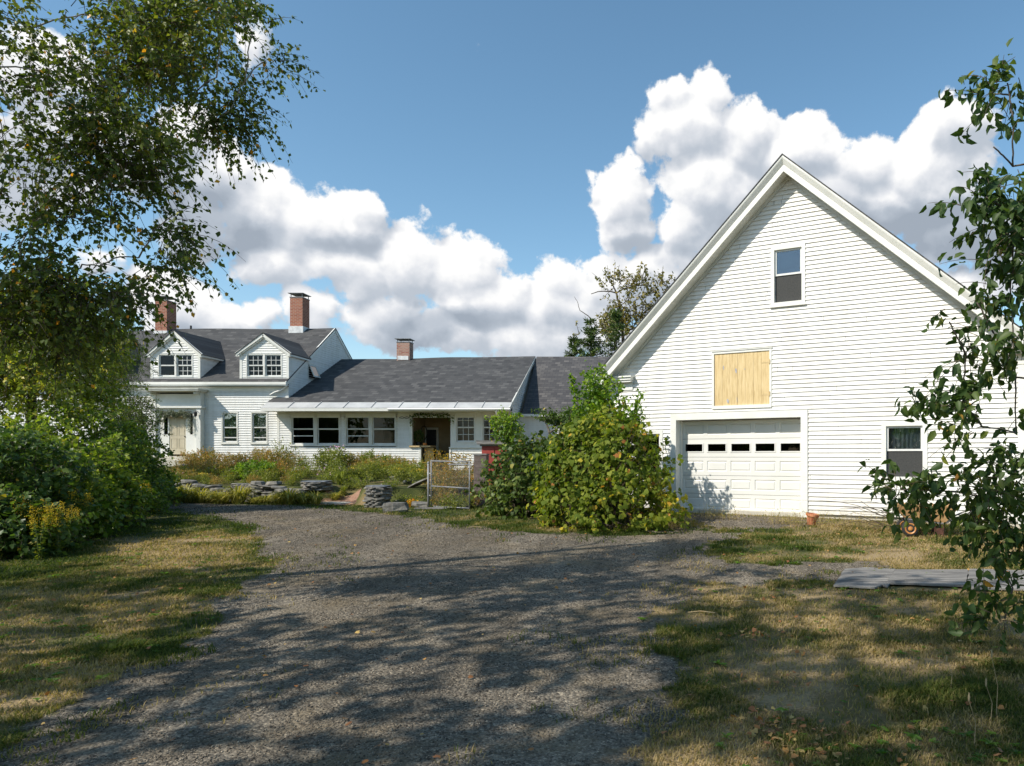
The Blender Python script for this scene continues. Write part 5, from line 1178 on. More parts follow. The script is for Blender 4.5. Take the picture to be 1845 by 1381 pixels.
# vine-covered mounds
def mound(name, label, blobs, n, size, m, base, shape='grape'):
    base = Vector(base); e = empty(name, base, label, 'vine')
    W = np.array([b[1][0]*b[1][2] for b in blobs]); W /= W.sum(); i = rng.choice(len(blobs), n, p=W)
    Cn = np.array([b[0] for b in blobs]); Rd = np.array([b[1] for b in blobs]); d = unit(rng.normal(size=(n,3)))
    lump = .58+.78*vn3(d*2.0+Cn[i], 1.6, 77); r = lump*rng.uniform(.74, 1.10, n)
    p = Cn[i]+d*r[:,None]*Rd[i]; g = ground(p[:,0], p[:,1]); keep = (p[:,2] > g+.03)
    ins = np.zeros(n, bool)
    for b in range(len(blobs)):
        q = (p-Cn[b])/Rd[b]; ins |= (np.linalg.norm(q, axis=1) < .72)
    keep &= ~ins; keep &= vn3(p, 2.6, 78) > .40
    p, d2 = p[keep], unit(d/Rd[i])[keep]; n = len(p)
    ax = unit(np.array([0,0,-.9]) + rng.normal(size=(n,3))*.55 + d2*.35); nr = unit(d2*1.0 + rng.normal(size=(n,3))*.42 + np.array([0,0,.35]))
    tone = np.clip(.55*rng.random(n)+.75*vn3(p, 1.1, 79)-.10, 0, .93); rare = rng.random(n) < .055; tone[rare] = rng.uniform(.85, 1, rare.sum())
    leaves('leaves', p-np.array(base), ax, nr, size*rng.uniform(.35, 1.1, n), m, e, shape, tone)
    crown(e, blobs, 430, 8, .45, .25, size*.75, m, origin=base, outer=9, gapf=1.6, gapt=.3, seed=99, shape=shape, upb=.5, hang=.5, name='sprigs')
    N = 160; ii = rng.choice(len(blobs), N, p=W); dd = unit(rng.normal(size=(N,3))+np.array([0,0,.4])); K = 5; t = np.linspace(0, 1, K)
    b0 = Cn[ii]*np.array([1,1,0])+np.array([0,0,1])*ground(Cn[ii][:,0], Cn[ii][:,1])[:,None]; b1 = Cn[ii]+dd*Rd[ii]*.95
    Pk = b0[:,None,:]*(1-t[None,:,None])+b1[:,None,:]*t[None,:,None]+rng.normal(size=(N,K,3))*.05
    twigs_mesh('stems', Pk-np.array(base), .012, .005, M['twig'], e)
    return e
mound('grapevine_mound', 'dense green vine mound beside the chain-link gate', [BL(938,872,17.7,55,62,.8),BL(975,858,17.4,62,66,.9),BL(905,890,17.5,42,42,.6),BL(1005,845,17.3,45,55,.7),BL(950,895,17.0,65,40,.7)], 8500, .115, M['vine2_leaf'], (*G(945,930), .3))
mound('vine_mound', 'large yellowing vine mound sprawling at the garage corner', [BL(1100,858,15.8,95,88,1.2),BL(1050,852,16.2,68,80,1.0),BL(1030,905,15.2,62,50,.8),BL(1132,890,15.2,74,60,1.0),BL(1110,925,14.6,90,38,.9),BL(1190,925,14.8,45,34,.6),BL(1090,800,16.4,62,60,.8),BL(1128,845,16.2,34,45,.6)], 16000, .112, M['vine_leaf'], (*G(1100,950), .3))
# sapling shoots rising from the mound
def shoot(px0, py0, px1, py1, Y, n, wid, label, m='shoot_leaf', size=.10, nb=1):
    a, b = P(px0, py0, Y), P(px1, py1, Y); g = Vector((a.x+.1, a.y+.1, gh(a.x, a.y)))
    mid = a.lerp(b, .5)+Vector((random.uniform(-.06,.06), .05, 0)); return spray('sapling_shoot', [g, g.lerp(a, .5), a, mid, b], label, n, size, M[m], wid, 'lance' if m != 'shoot_leaf' else 'tri2', 'sapling', (.02,.004))
shoot(1045,790,1028,668,16.6,420,.09,'thin leafy shoot standing free left of the other saplings')
shoot(1062,790,1066,668,16.9,1100,.19,'tall leafy shoot topping the vine mound by the shed roof')
shoot(1085,800,1088,705,17.0,1500,.22,'bushy sapling shoot in front of the garage corner board')
shoot(1078,800,1075,730,16.6,900,.26,'short bushy shoot low in front of the shed roof')
shoot(1115,790,1112,680,16.8,420,.13,'slender shoot before the garage cornice return')
shoot(1130,790,1152,706,16.6,420,.13,'slender shoot leaning right across the garage siding')
shoot(1100,810,1130,745,16.4,700,.2,'leafy shoot at the left of the small garage window')
shoot(1010,810,1030,735,17.4,260,.12,'dark shoot between the shed wall and the vine mound', 'shrub_dark')
simple_tree('lilac_shrub', 985, 22.5, 'dark green shrub before the white shed wall', [BL(965,790,22.5,30,22),BL(1000,775,22.5,34,24),BL(1035,765,22.5,20,26),BL(985,765,22.5,18,18)], M['bark'], dict(n_tw=300, per=10, L=.35, droop=.1, size=.10, m=M['shrub_dark'], gapf=1.5, gapt=.36, seed=61, shape='oval'), .04, cat='shrub')
simple_tree('elder_shrub', 915, 23.5, 'pale green leafy shrub rising over the red cabinet', [BL(905,765,23.5,16,22),BL(922,770,23.5,16,22),BL(918,795,23.5,18,14)], M['bark'], dict(n_tw=210, per=10, L=.28, droop=.1, size=.09, m=M['shoot_leaf'], gapf=1.5, gapt=.32, seed=62, shape='oval'), .03, cat='shrub')
simple_tree('sapling_thicket', 1092, 17.0, 'tall light green thicket of saplings above the vine mound, before the garage corner', [BL(1094,740,17.0,24,50,.6),BL(1084,700,17.1,14,30,.3),BL(1128,775,16.8,30,26,.4),BL(1062,765,17.0,20,40,.4)], M['twig'],
     dict(n_tw=330, per=11, L=.34, droop=.15, size=.085, m=M['shoot_leaf'], gapf=2.2, gapt=.36, seed=63, upb=.9, hang=.3, shape='tri2'), .03, lr=.012, cat='sapling')
# trees behind the shed
simple_tree('poplar_tree', 1120, 50, 'sparse rusty-leaved tree behind the shed roof', [BL(1045,560,50,26,22),BL(1065,530,50,26,20),BL(1105,515,50,26,18),BL(1075,590,50,40,28),BL(1130,560,50,40,30),BL(1160,515,50,22,16),BL(1190,530,50,22,22),BL(1190,580,50,30,35),BL(1125,615,50,50,30),BL(1035,535,50,12,12),BL(1145,590,50,30,30)], M['bark'],
    dict(n_tw=420, per=9, L=1.1, droop=.05, size=.20, m=M['brown_leaf'], gapf=.55, gapt=.42, seed=71, upb=.5, twig_r=(.03,.01)), .22, lr=.09, top=P(0,560,50).z)
def conifer(px, Y, ty, label, wr=1.9):
    b = Vector(stem_base(px, Y)); zt = H+(HY-ty)/F*Y; h = zt-b.z; e = empty('larch_tree', b, label, 'tree')
    mb = MB(); mb.tube([(0,0,0),(0,0,h*.5),(0,0,h)], [.16,.1,.02], 8); mb.build('trunk', M['bark'], e)
    Pb = []; pos = []; ax = []
    for i in range(130):
        t = rng.random()**.8; z = h*(.2+.8*t); L = wr*(1.03-t)*rng.uniform(.6, 1.15)+.15; a = rng.random()*6.28; d = np.array([math.cos(a), math.sin(a), .38])
        K = 4; q = np.array([np.array([0,0,z])+d*L*s+np.array([0,0,-.10*L*s*s]) for s in np.linspace(0,1,K)]); Pb.append(q)
        m_ = 24; s = rng.random(m_); pp = np.array([0,0,z])+d[None]*L*s[:,None]+rng.normal(size=(m_,3))*.04; pos.append(pp); ax.append(unit(d[None]*.6+rng.normal(size=(m_,3))*.7))
    leaves('crown', np.concatenate(pos), np.concatenate(ax), rng.normal(size=(130*24,3)), rng.uniform(.16,.30,130*24), M['needle'], e, 'lance')
    twigs_mesh('branches', np.array(Pb), .025, .008, M['twig'], e)
conifer(1065, 42, 578, 'feathery green larch behind the shed, left one', 2.2); conifer(1110, 43, 560, 'feathery green larch behind the shed nearest the garage rake', 2.4); conifer(1035, 44, 612, 'small larch top just showing over the shed ridge', 1.8)
# ------------------------------------------------------------------ GARDEN BED PLANTS
def bushy(name, h, r, leafm, size, seed, flower=None, nfl=0, n=90, per=9, shape='tri2', tall=False):
    e = empty(name, (0,0,0)); blobs = [((0,0,h*.6),(r,r,h*.38)), ((r*.3,-r*.2,h*.4),(r*.8,r*.8,h*.3))]
    crown(e, blobs, n, per, h*.28, .1, size, leafm, origin=(0,0,0), outer=3, gapf=3, gapt=.25, seed=seed, upb=.8, hang=-.1, shape=shape, name='leaves', twigm=M['greenstem'], twig_r=(.004,.002))
    mb = MB()
    for j in range(12): a = j*2.4; mb.tube([(0,0,0), (.5*r*math.cos(a), .5*r*math.sin(a), h*.5), (r*.9*math.cos(a), r*.9*math.sin(a), h*random.uniform(.75, 1.08))], [.006,.005,.003], 4)
    mb.build('stems', M['drystem'] if leafm is M['bed_rust'] else M['greenstem'], e)
    if flower:
        a = rng.random(nfl)*6.28; rr = r*np.sqrt(rng.random(nfl)); c = np.stack([rr*np.cos(a), rr*np.sin(a), h*rng.uniform(.85, 1.1, nfl)], 1)
        k = 7; pos = np.repeat(c, k, 0); an = np.tile(np.arange(k)*6.28/k, nfl); ax = np.stack([np.cos(an), np.sin(an)*.6-.3, np.sin(an)*.4+.2], 1)
        leaves('flowers', pos, ax, np.tile([0,-.7,.7], (len(pos),1))+rng.normal(size=(len(pos),3))*.2, np.full(len(pos), .035), flower, e, 'tri2')
    return e
def clump(name, n, h, r, m, seed, w=.011):
    e = empty(name, (0,0,0)); K = 5; t = np.linspace(0, 1, K); a = rng.random(n)*6.28; out = np.stack([np.cos(a), np.sin(a), np.zeros(n)], 1); L = rng.uniform(.6, 1.1, n)
    lean = rng.uniform(.35, 1, n); base = out*rng.random((n,1))*.09
    Cc = base[:,None,:] + out[:,None,:]*(r*lean*L)[:,None,None]*(t**1.3)[None,:,None] + np.array([0,0,1.])*((h*L)[:,None]*(1.75*t-1.05*t**2*(.6+.9*lean[:,None])))[:,:,None]
    sidev = np.cross(out, [0,0,1.]); ww = (w*np.array([.8,1,.85,.55,.08]))[None,:,None]
    V = np.stack([Cc-sidev[:,None,:]*ww, Cc+np.array([0,0,-.25])*ww, Cc+sidev[:,None,:]*ww], 2).reshape(-1,3); b = (np.arange(n)*K*3)[:,None,None]; f = []
    for k in range(K-1):
        for j in (0,1): f.append((k*3+j, k*3+j+1, (k+1)*3+j+1, (k+1)*3+j))
    nmesh('leaves', V, (b+np.array(f)[None]).reshape(-1,4), m, e, {'tone': np.repeat(np.clip(rng.normal(.45,.22,n),0,1), K*3)}); return e
pr = {
 'rust': bushy('astilbe', .95, .42, M['bed_rust'], .055, 81, None, 0, 150), 'rust2': bushy('sedum', .7, .45, M['bed_rust'], .05, 82, M['petal_o'], 4, 150),
 'green': bushy('peony', .75, .45, M['shoot_leaf'], .09, 83, None, 0, 120, 9, 'oval'), 'mix': bushy('coneflower', .9, .4, M['bed_green'], .06, 84, M['petal_o'], 5, 140),
 'phlox': bushy('phlox', 1.1, .38, M['bed_green'], .065, 85, M['petal_p'], 12, 130), 'violet': bushy('ironweed', 1.2, .25, M['bed_green'], .06, 86, M['petal_v'], 5, 50),
 'yellow': bushy('tickseed', .85, .35, M['bed_green'], .055, 87, M['petal_y'], 26, 120), 'tallyel': bushy('sneezeweed', 1.25, .42, M['bed_rust'], .05, 88, M['petal_y'], 60, 120),
 'lily': clump('daylily_clump', 130, .42, .46, M['lily_leaf'], 91), 'sedge': clump('sedge_clump', 150, .62, .25, M['bed_green'], 92, .009), 'seedling': bushy('catmint', .5, .4, M['bed_green'], .045, 93, M['petal_p'], 4, 130)}
CATL = dict(rust=('plant','rusty autumn plant with feathery seed heads in the raised flower bed'), rust2=('plant','low reddish plant with orange blooms in the raised flower bed'), green=('plant','bright green broad-leaved plant in the raised flower bed'), mix=('plant','green perennial with a few orange blooms in the raised flower bed'),
 phlox=('plant','tall green perennial with pale pink blooms before the porch windows'), violet=('plant','thin tall plant with violet flowers beside the porch corner'), yellow=('plant','plant dotted with small yellow flowers near the gate'), tallyel=('plant','tall plant covered in yellow flowers behind the chain-link gate'),
 lily=('plant','arching yellow-green daylily clump along the foot of the stone wall'), sedge=('plant','upright bright green grass clump by the gap in the stone wall'), seedling=('plant','low bushy green plant spilling in the raised flower bed'))
used = {}
bed = []
R2 = random.Random(5)
for i in range(16):
    px = 318+i*15+R2.uniform(-6,6); Xq = (px-CX)/F*24; bed.append((('seedling','rust2','seedling','yellow')[i % 4], px, float(wall_y(Xq))+R2.uniform(.35,1.0), R2.uniform(.45,.75)))
bed += [('sedge',618,22.4,.9),('seedling',636,22.9,.8),('lily',604,22.0,1.0),('seedling',650,22.2,.7)]
for i in range(12): bed.append(('rust', 345+i*15+R2.uniform(-4,4), R2.uniform(28,30), R2.uniform(.85,1.2)))
for i in range(8): bed.append(('rust2', 330+i*26+R2.uniform(-6,6), R2.uniform(26.5,28), R2.uniform(.8,1.1)))
for i in range(8): bed.append(('mix', 520+i*28+R2.uniform(-6,6), R2.uniform(27.5,29.6), R2.uniform(.7,1.05)))
bed += [('phlox',588,29.3,1.1),('phlox',606,28.6,1.15),('phlox',622,29.2,.95),('rust',640,29,.95),('rust',655,29.4,.8),('mix',668,29,1.0),('rust',684,29.3,.85),('mix',700,29,.9),('violet',507,29.8,1.15),('violet',524,29.8,.95),('violet',545,29.6,.8)]
bed += [('green',445,25.6,.95),('green',462,25.2,1.05),('green',478,25.7,.9),('green',430,26.2,.7)]
for i in range(9): bed.append(('rust2' if i % 3 else 'rust', 318+i*28+R2.uniform(-8,8), R2.uniform(24,26.2), R2.uniform(.5,.8)))
for i in range(12): bed.append(('seedling', 312+i*36+R2.uniform(-8,8), R2.uniform(23.6,26.6), R2.uniform(.7,1.15)))
for i in range(5): bed.append(('rust', 650+i*22, R2.uniform(26,28.5), R2.uniform(.7,1.0)))
for i in range(8): bed.append(('mix' if i % 2 else 'yellow', 640+i*13+R2.uniform(-5,5), R2.uniform(24,27), R2.uniform(.65,1.0)))
for i in range(7): bed.append(('yellow', 715+i*9, R2.uniform(21.6,24.5), R2.uniform(.6,.9)))
bed += [('tallyel',798,21.0,1.0),('tallyel',812,20.8,.9),('tallyel',828,21.5,1.05),('tallyel',785,22.5,.8),('rust2',800,19.9,.8),('seedling',815,19.6,.9),('seedling',835,19.3,.9),('rust2',845,20,.8),('seedling',790,19.9,.7)]
for i in range(19): px = 300+i*15+R2.uniform(-8,8); X = (px-CX)/F*22; bed.append(('lily', px, wall_y(X*1.0)+(-.55 if px < 545 else -.3)+R2.uniform(-.3,.1), R2.choice([.8,1.0,1.3,1.5,1.7])))
bed += [('sedge',615,23.6,1.0),('sedge',595,24.2,1.0),('seedling',628,24.0,1.1),('seedling',650,24.2,1.1),('yellow',664,23.4,.9),('sedge',612,22.9,1.1),('sedge',626,23.0,.8),('sedge',640,23.4,.7),('sedge',600,23.6,.7),('seedling',585,23.4,.8),('seedling',705,21.0,.7),('seedling',752,20.6,.7),('seedling',728,20.5,.8),('phlox',330,26,.55)]
for (k_, px, Y, sc_) in bed:
    X = (px-CX)/F*Y
    o = pr[k_] if k_ not in used else copy_tree(pr[k_])
    used[k_] = 1; sc_ = sc_*(.86 if k_ not in ('lily','tallyel') else 1); o.location = (X, Y, gh(X, Y)-.02); o.rotation_euler = (0, 0, R2.uniform(0, 6)); o.scale = (sc_, sc_, sc_*R2.uniform(.9, 1.1))
    tag(o, CATL[k_][1], CATL[k_][0], {'lily':'daylilies along the stone wall','tallyel':'yellow-flowered plants behind the gate'}.get(k_, k_.replace('rust2','red sedum').replace('rust','rusty perennials').replace('mix','orange coneflowers').replace('seedling','low bed plants').replace('green','peonies').replace('yellow','tickseed')+' in the garden bed'))
# chrysanthemum
cm = empty('chrysanthemum', (*G(744,914), gh(*G(744,914))), 'low mound of yellow and orange mums by the loose stones', 'flower')
n = 500; d = unit(rng.normal(size=(n,3))); d[:,2] = np.abs(d[:,2]); leaves('leaves', d*.17*rng.random((n,1))**.3, d, rng.normal(size=(n,3)), np.full(n,.05), M['bed_green'], cm)
for nm_, mt_, s_ in (('yellow_blooms','petal_y',1), ('orange_blooms','petal_o',2)):
    n = 260; c = unit(rng.normal(size=(20,3))+np.array([0,-.5,1])); c[:,2] = np.abs(c[:,2]); c = c*.2; idx_ = rng.integers(0,20,n); leaves(nm_, c[idx_]+rng.normal(size=(n,3))*.012, rng.normal(size=(n,3))+c[idx_]*5, rng.normal(size=(n,3)), np.full(n,.032), M[mt_], cm)

# ------------------------------------------------------------------ STONE WORK, PATH
def stone(mb, c, sx_, sy_, sz_, rz=0, tilt=0):
    i0 = len(mb.v); n = 7; ca, sa = math.cos(rz), math.sin(rz)
    for zz, sc_ in ((-1, .86), (-.45, 1.0), (.5, .98), (1, .84)):
        for j in range(n):
            a = 2*math.pi*j/n + .2; cx_ = math.copysign(abs(math.cos(a))**.6, math.cos(a)); cy_ = math.copysign(abs(math.sin(a))**.6, math.sin(a))
            rr = sc_*random.uniform(.86, 1.08); x = cx_*sx_*rr; y = cy_*sy_*rr; z = zz*sz_*random.uniform(.85, 1.15) + x*tilt
            mb.v.append((c[0]+x*ca-y*sa, c[1]+x*sa+y*ca, c[2]+z))
    for k in range(3):
        for j in range(n): mb.f.append((i0+k*n+j, i0+k*n+(j+1)%n, i0+(k+1)*n+(j+1)%n, i0+(k+1)*n+j)); mb.m.append(0)
    mb.f.append(tuple(i0+j for j in range(n))[::-1]); mb.m.append(0); mb.f.append(tuple(i0+3*n+j for j in range(n))); mb.m.append(0)
mb = MB(); x = -16.6
while x < -10.9:
    w_ = random.uniform(.10, .36); y = float(wall_y(x)); zb = gh(x, y-.25); z = zb-.05; top = zb+random.uniform(.34, .58)
    while z < top:
        hh = random.uniform(.02, .075); stone(mb, (x+w_+random.uniform(-.12,.12), y+random.uniform(-.12,.08), z+hh), w_*random.uniform(.9,1.2), .2, hh, random.uniform(-.4,.4), random.uniform(-.14,.14)); z += hh*1.9
    x += w_*1.85
o = mb.build('stone_wall', M['stone']); tag(o, 'low dry-stone retaining wall behind the daylilies', 'wall')
def pillar(px0, px1, yt, yb, label, cap=True):
    xa, ya = G((px0+px1)/2, yb); Y = ya+.25; r = (px1-px0)/2/F*Y; X = ((px0+px1)/2-CX)/F*Y; zb = gh(X, ya); zt = H+(HY-yt)/F*Y
    e = empty('stone_pillar', (X, Y, zb), label, 'pillar'); mb = MB(); z = 0
    while z < zt-zb-.05:
        hh = random.uniform(.025,.05)
        for j in range(7): a = j*.9+z*7; stone(mb, (math.cos(a)*r*random.uniform(.5,.78), math.sin(a)*r*.55, z+hh), r*random.uniform(.28,.55), r*random.uniform(.3,.5), hh*random.uniform(.7,1.2), a+random.uniform(.9,2.1), random.uniform(-.14,.14))
        stone(mb, (0,0,z+hh), r*.5, r*.5, hh); z += hh*1.85
    mb.build('stacked_stones', M['stone'], e)
    if cap: mb = MB(); stone(mb, (0,0,z+.02), r*1.02, r*.85, .022); mb.build('slate_cap', M['slate'], e)
pillar(545, 596, 869, 903, 'stacked fieldstone pillar ending the wall left of the path'); pillar(658, 702, 877, 908, 'stacked fieldstone pillar right of the pale path slab')
xa, ya = G(715, 905)
for i, (px, yb, sxx, szz, mt_, lb, tl) in enumerate(((712,903,.34,.13,'stone','flat grey boulder leaning behind the right pillar',.05),(725,912,.22,.10,'stone','rough stone beside the mums',.1),(757,905,.42,.035,'stone','long slanting stone slab left of the gate post',.42),(760,915,.3,.08,'stone','broken stone under the slanting slab',-.1),(700,905,.2,.07,'stone','small loose stone at the foot of the right pillar',0),(742,892,.28,.06,'slate','dark flat stone behind the mums',.05),(725,866,.45,.08,'stone','loose fieldstones up in the flower bed',.02))):
    X, Y = G(px, yb); mb = MB(); stone(mb, (0,0,szz), sxx, .2, szz, random.uniform(-.3,.3), tl)
    if i == 6: Y = 25.0; X = (px-CX)/F*Y
    if i == 2: mb.v = [(a, b, c+.12) for a, b, c in mb.v]
    o = mb.build('fieldstone', M[mt_]); o.location = (X, Y, gh(X, Y)-.01); tag(o, lb, 'stone', 'loose stones right of the path')
# pale slab at the gap and brick path
def ground_patch(name, px_poly, m, lift, kind=None, res=.12, thick=0):
    pg = np.array([G(*p) for p in px_poly]); x0, y0 = pg.min(0); x1, y1 = pg.max(0); mb = MB(); 
    mb.poly([(p[0], p[1], gh(*p)+lift) for p in pg]); n = len(pg)
    if thick:
        for i in range(n): a, b = pg[i], pg[(i+1)%n]; za, zb = gh(*a)+lift, gh(*b)+lift; mb.quad((a[0],a[1],za-thick),(b[0],b[1],zb-thick),(b[0],b[1],zb),(a[0],a[1],za))
    return mb.build(name, m)
cxy = G(610, 908); c_ = Vector((cxy[0], cxy[1], gh(*cxy)+.05)); mb = MB(); pg_ = [(-.66,-.28),(-.2,-.42),(.25,-.38),(.52,-.12),(.72,.34),(.3,.42),(-.3,.40),(-.52,.18)]
mb.poly([(a, b, 0) for a, b in pg_])
for i in range(8): a, b = pg_[i], pg_[(i+1)%8]; mb.quad((a[0],a[1],-.14),(b[0],b[1],-.14),(b[0],b[1],0),(a[0],a[1],0))
o = mb.build('stepping_slab', M['slab']); o.location = c_; tag(o, 'pale stone slab lying at the opening in the garden wall', 'slab')
pth = MB(); xs2 = np.linspace(-10.35, -9.1, 6); ys2 = np.linspace(20.9, 22.3, 12)
for i in range(5):
    for j in range(11):
        q = [(xs2[i],ys2[j]),(xs2[i+1],ys2[j]),(xs2[i+1],ys2[j+1]),(xs2[i],ys2[j+1])]; pth.quad(*[(a, b, gh(a, b)+.02) for a, b in q])
o = pth.build('brick_path', noisy('path_earth', (.22,.11,.07), (.32,.20,.13), 12, .9, bump=.5)); tag(o, kind='structure')
# weathered plywood sheets
def sheet(px_poly, label, lift, mt='mat'):
    pg = [G(*p) for p in px_poly]; c = Vector((sum(p[0] for p in pg)/len(pg), sum(p[1] for p in pg)/len(pg), 0)); c.z = gh(c.x, c.y)+lift
    pts = []
    for i in range(len(pg)):
        a, b = pg[i], pg[(i+1)%len(pg)]; n = max(2, int(math.hypot(b[0]-a[0], b[1]-a[1])/.18))
        for k in range(n): t = k/n; pts.append((a[0]*(1-t)+b[0]*t+random.uniform(-.012,.012), a[1]*(1-t)+b[1]*t+random.uniform(-.014,.014)))
    mb = MB(); z = [gh(*p)+lift-c.z+.004*math.sin(p[0]*5) for p in pts]; n = len(pts); zm = max(z)
    z = [zz*.3+zm*.7 for zz in z]
    top = [(p[0]-c.x, p[1]-c.y, zz) for p, zz in zip(pts, z)]; mb.poly(top); mb.poly([(a, b, q-.02) for a, b, q in top][::-1])
    for i in range(n): a, b = top[i], top[(i+1)%n]; mb.quad((a[0],a[1],a[2]-.02), (b[0],b[1],b[2]-.02), b, a)
    o = mb.build('plywood_sheet', M[mt]); o.location = c; tag(o, label, 'board', 'weathered plywood on the lawn'); return o
sheet([(1503,1061),(1522,1028),(1560,1025),(1612,1028),(1600,1064),(1590,1060),(1575,1065)], 'grey weathered plywood sheet, leftmost with a broken corner', .018)
sheet([(1596,1057),(1613,1029.5),(1745,1029),(1738,1062),(1650,1058)], 'grey weathered plywood sheet in the middle of the row', .022)
sheet([(1740,1067),(1747,1028),(1900,1033),(1900,1071)], 'grey weathered plywood sheet running under the apple tree', .022)
# ------------------------------------------------------------------ CHAIN LINK GATE
ga_, gb_ = Vector((P(777,907,19.7).x, 19.7, 0)), Vector((P(846,917,18.9).x, 18.9, 0)); z0_ = gh(ga_.x, ga_.y)
gt = empty('chain_link_gate', (ga_.x, ga_.y, z0_), 'small galvanised chain-link gate standing ajar in the yard', 'gate', rz=math.atan2(gb_.y-ga_.y, gb_.x-ga_.x))
gw = (gb_-ga_).length; ght = H+(HY-829)/F*19.7-z0_; lo = .06
mb = MB()
for (a, b) in (((0,0,lo),(0,0,ght)),((gw,0,lo-.05),(gw,0,ght-.02)),((0,0,ght-.03),(gw,0,ght-.05)),((0,0,ght*.46),(gw,0,ght*.44)),((.1,0,lo+.0),(gw,0,lo)),((gw*.45,.0,ght-.12),(gw,0,ght-.12))): mb.tube([a, b], .017, 8)
mb.build('gate_frame', M['metal'], gt, smooth=True)
mb = MB(); stp = .062
def clipd(x0, s):
    pts = []; n = 60
    za, zb = lo, ght-.03
    # line x = x0 + s*(z-za)
    t0 = 0; t1 = zb-za
    if s > 0: t0 = max(t0, -x0); t1 = min(t1, gw-x0)
    else: t0 = max(t0, x0-gw); t1 = min(t1, x0)
    if t1 > t0+.02: mb.tube([(x0+s*t0, .012*s, za+t0), (x0+s*t1, .012*s, za+t1)], .0014, 3, cap=False)
x0 = -1.4
while x0 < gw+1.4: clipd(x0, 1); clipd(x0, -1); x0 += stp
for i in range(18): mb.tube([(gw*i/18+.02, 0, ght-.04), (gw*i/18+.03, 0, ght+.025)], .003, 3)
mb.build('wire_mesh', noisy('dull_wire', (.16,.165,.17), (.26,.26,.27), 9, .6), gt)
mb = MB(); mb.tube([(-.09, -.02, -.2), (-.09, -.02, ght-.10)], .03, 10); mb.lathe([(.032,0),(.034,.02),(.02,.05),(.004,.055)], c=(-.09,-.02,ght-.10), n=10); mb.build('hinge_post', M['metal'], gt, smooth=True)
mb = MB()
for zz in (.35, .95): mb.tube([(-.12,-.02,zz),(-.02,-.0,zz)], .02, 6); 
mb.build('hinge', M['metal'], gt)
X, Y = G(778, 918); mb = MB(); mb.obox((0,0,.03), (.45,.0,.01), (.0,.06,0), (0,0,.02)); o = mb.build('timber_board', M['greywood']); o.location = (X, Y, gh(X, Y)); tag(o, 'short weathered board lying under the gate', 'board')
# ------------------------------------------------------------------ RED CABINET, TIMBER POST, BIN
Y = 24.0; X0, X1 = P(868,0,Y).x, P(915,0,Y).x; zb = gh((X0+X1)/2, Y); zt = P(0,801,Y).z
e = empty('red_cabinet', ((X0+X1)/2, Y+.4, zb), 'red painted garden cabinet with a thick weathered board top', 'cabinet'); hw = (X1-X0)/2
mb = MB(); mb.box(-hw, hw, -.4, .4, 0, zt-zb-.06); mb.build('body', M['red'], e)
for s in (-1,1): mb = MB(); mb.box(min(s*.02, s*(hw-.03)), max(s*.02, s*(hw-.03)), -.425, -.402, .08, zt-zb-.12); mb.build('door', M['red'], e)
mb = MB(); mb.box(-hw-.14, hw+.10, -.55, .5, zt-zb-.0, zt-zb+.11); mb.box(-hw-.05, hw+.05, -.45, .44, zt-zb-.06, zt-zb-.001); mb.box(-hw-.15, hw+.11, -.56, -.5, zt-zb+.112, zt-zb+.13); mb.build('board_top', M['greywood'], e)
Y = 20.6; X0, X1 = P(856,0,Y).x, P(878,0,Y).x; zb = gh(X0, Y); zt = P(0,820,Y).z
e = empty('timber_post', ((X0+X1)/2, Y, zb), 'thick grey-brown post of stacked timbers between the gate and the vine mound', 'post'); hw = (X1-X0)/2
mb = MB(); k_ = 8; hh = (zt-zb)/k_
for j in range(k_): mb.box(-hw+random.uniform(-.01,.01), hw+random.uniform(-.01,.01), -.16, .16, j*hh+.004, (j+1)*hh-.004)
mb.box(-hw+.02, hw-.02, -.14, .14, 0, zt-zb-.01); mb.build('stacked_timbers', noisy('brown_timber', (.10,.075,.065), (.19,.15,.13), 6, .85, bump=.4), e)
mb = MB(); mb.box(-hw-.02, hw+.02, -.18, .18, zt-zb, zt-zb+.035); mb.build('cap_board', M['greywood'], e)
X, Y = P(840,890,20.0).x, 20.0
mb = MB(); mb.lathe([(.16,0),(.17,.02),(.21,.50),(.225,.51),(.225,.54),(.19,.54),(.17,.1)], n=18); o = mb.build('plastic_bin', M['black'], smooth=True); o.location = (X, Y, gh(X, Y)); tag(o, 'black plastic tub standing behind the chain-link gate', 'tub')
# ------------------------------------------------------------------ TERRACOTTA POT
X, Y = G(1461, 945.5); mb = MB(); mb.lathe([(.085,0),(.12,.19),(.121,.195),(.145,.195),(.147,.25),(.125,.25),(.12,.21),(.085,.05)], n=22)
o = mb.build('flower_pot', M['terracotta'], smooth=False); o.location = (X, Y, gh(X, Y)-.01); o.rotation_euler = (R(4), R(9), 0); tag(o, 'empty terracotta flower pot tilted against the garage door frame', 'pot')
# ------------------------------------------------------------------ GARDEN CART
X, Y = G(1640, 967); z0_ = gh(X, Y); s = Y/F
cart = empty('garden_cart', (X, Y, z0_), 'tan garden cart with two fat black tyres and orange rims by the garage', 'cart', rz=R(-14))
def wheel(x, y, r=.155):
    mb = MB(); mb.lathe([(r*.62,-.055),(r*.9,-.06),(r,-.03),(r,.03),(r*.9,.06),(r*.62,.055)], c=(x,y,r), n=26, axis='y'); w = mb.build('wheel', M['rubber'], cart, smooth=True)
    mb = MB(); mb.lathe([(.015,-.080),(.03,-.076),(.034,-.056),(r*.45,-.052),(r*.60,-.066),(r*.66,-.064),(r*.66,-.04),(.02,-.0)], c=(x,y,r), n=26, axis='y'); mb.build('rim', M['rustrim'], w, smooth=False)
    return w
wheel(0, -.02); wheel(-.06, .48)
mb = MB(); mb.tube([(0,-.05,.155),(-.06,.5,.155)], .013, 8); mb.build('axle', M['rust'], cart)
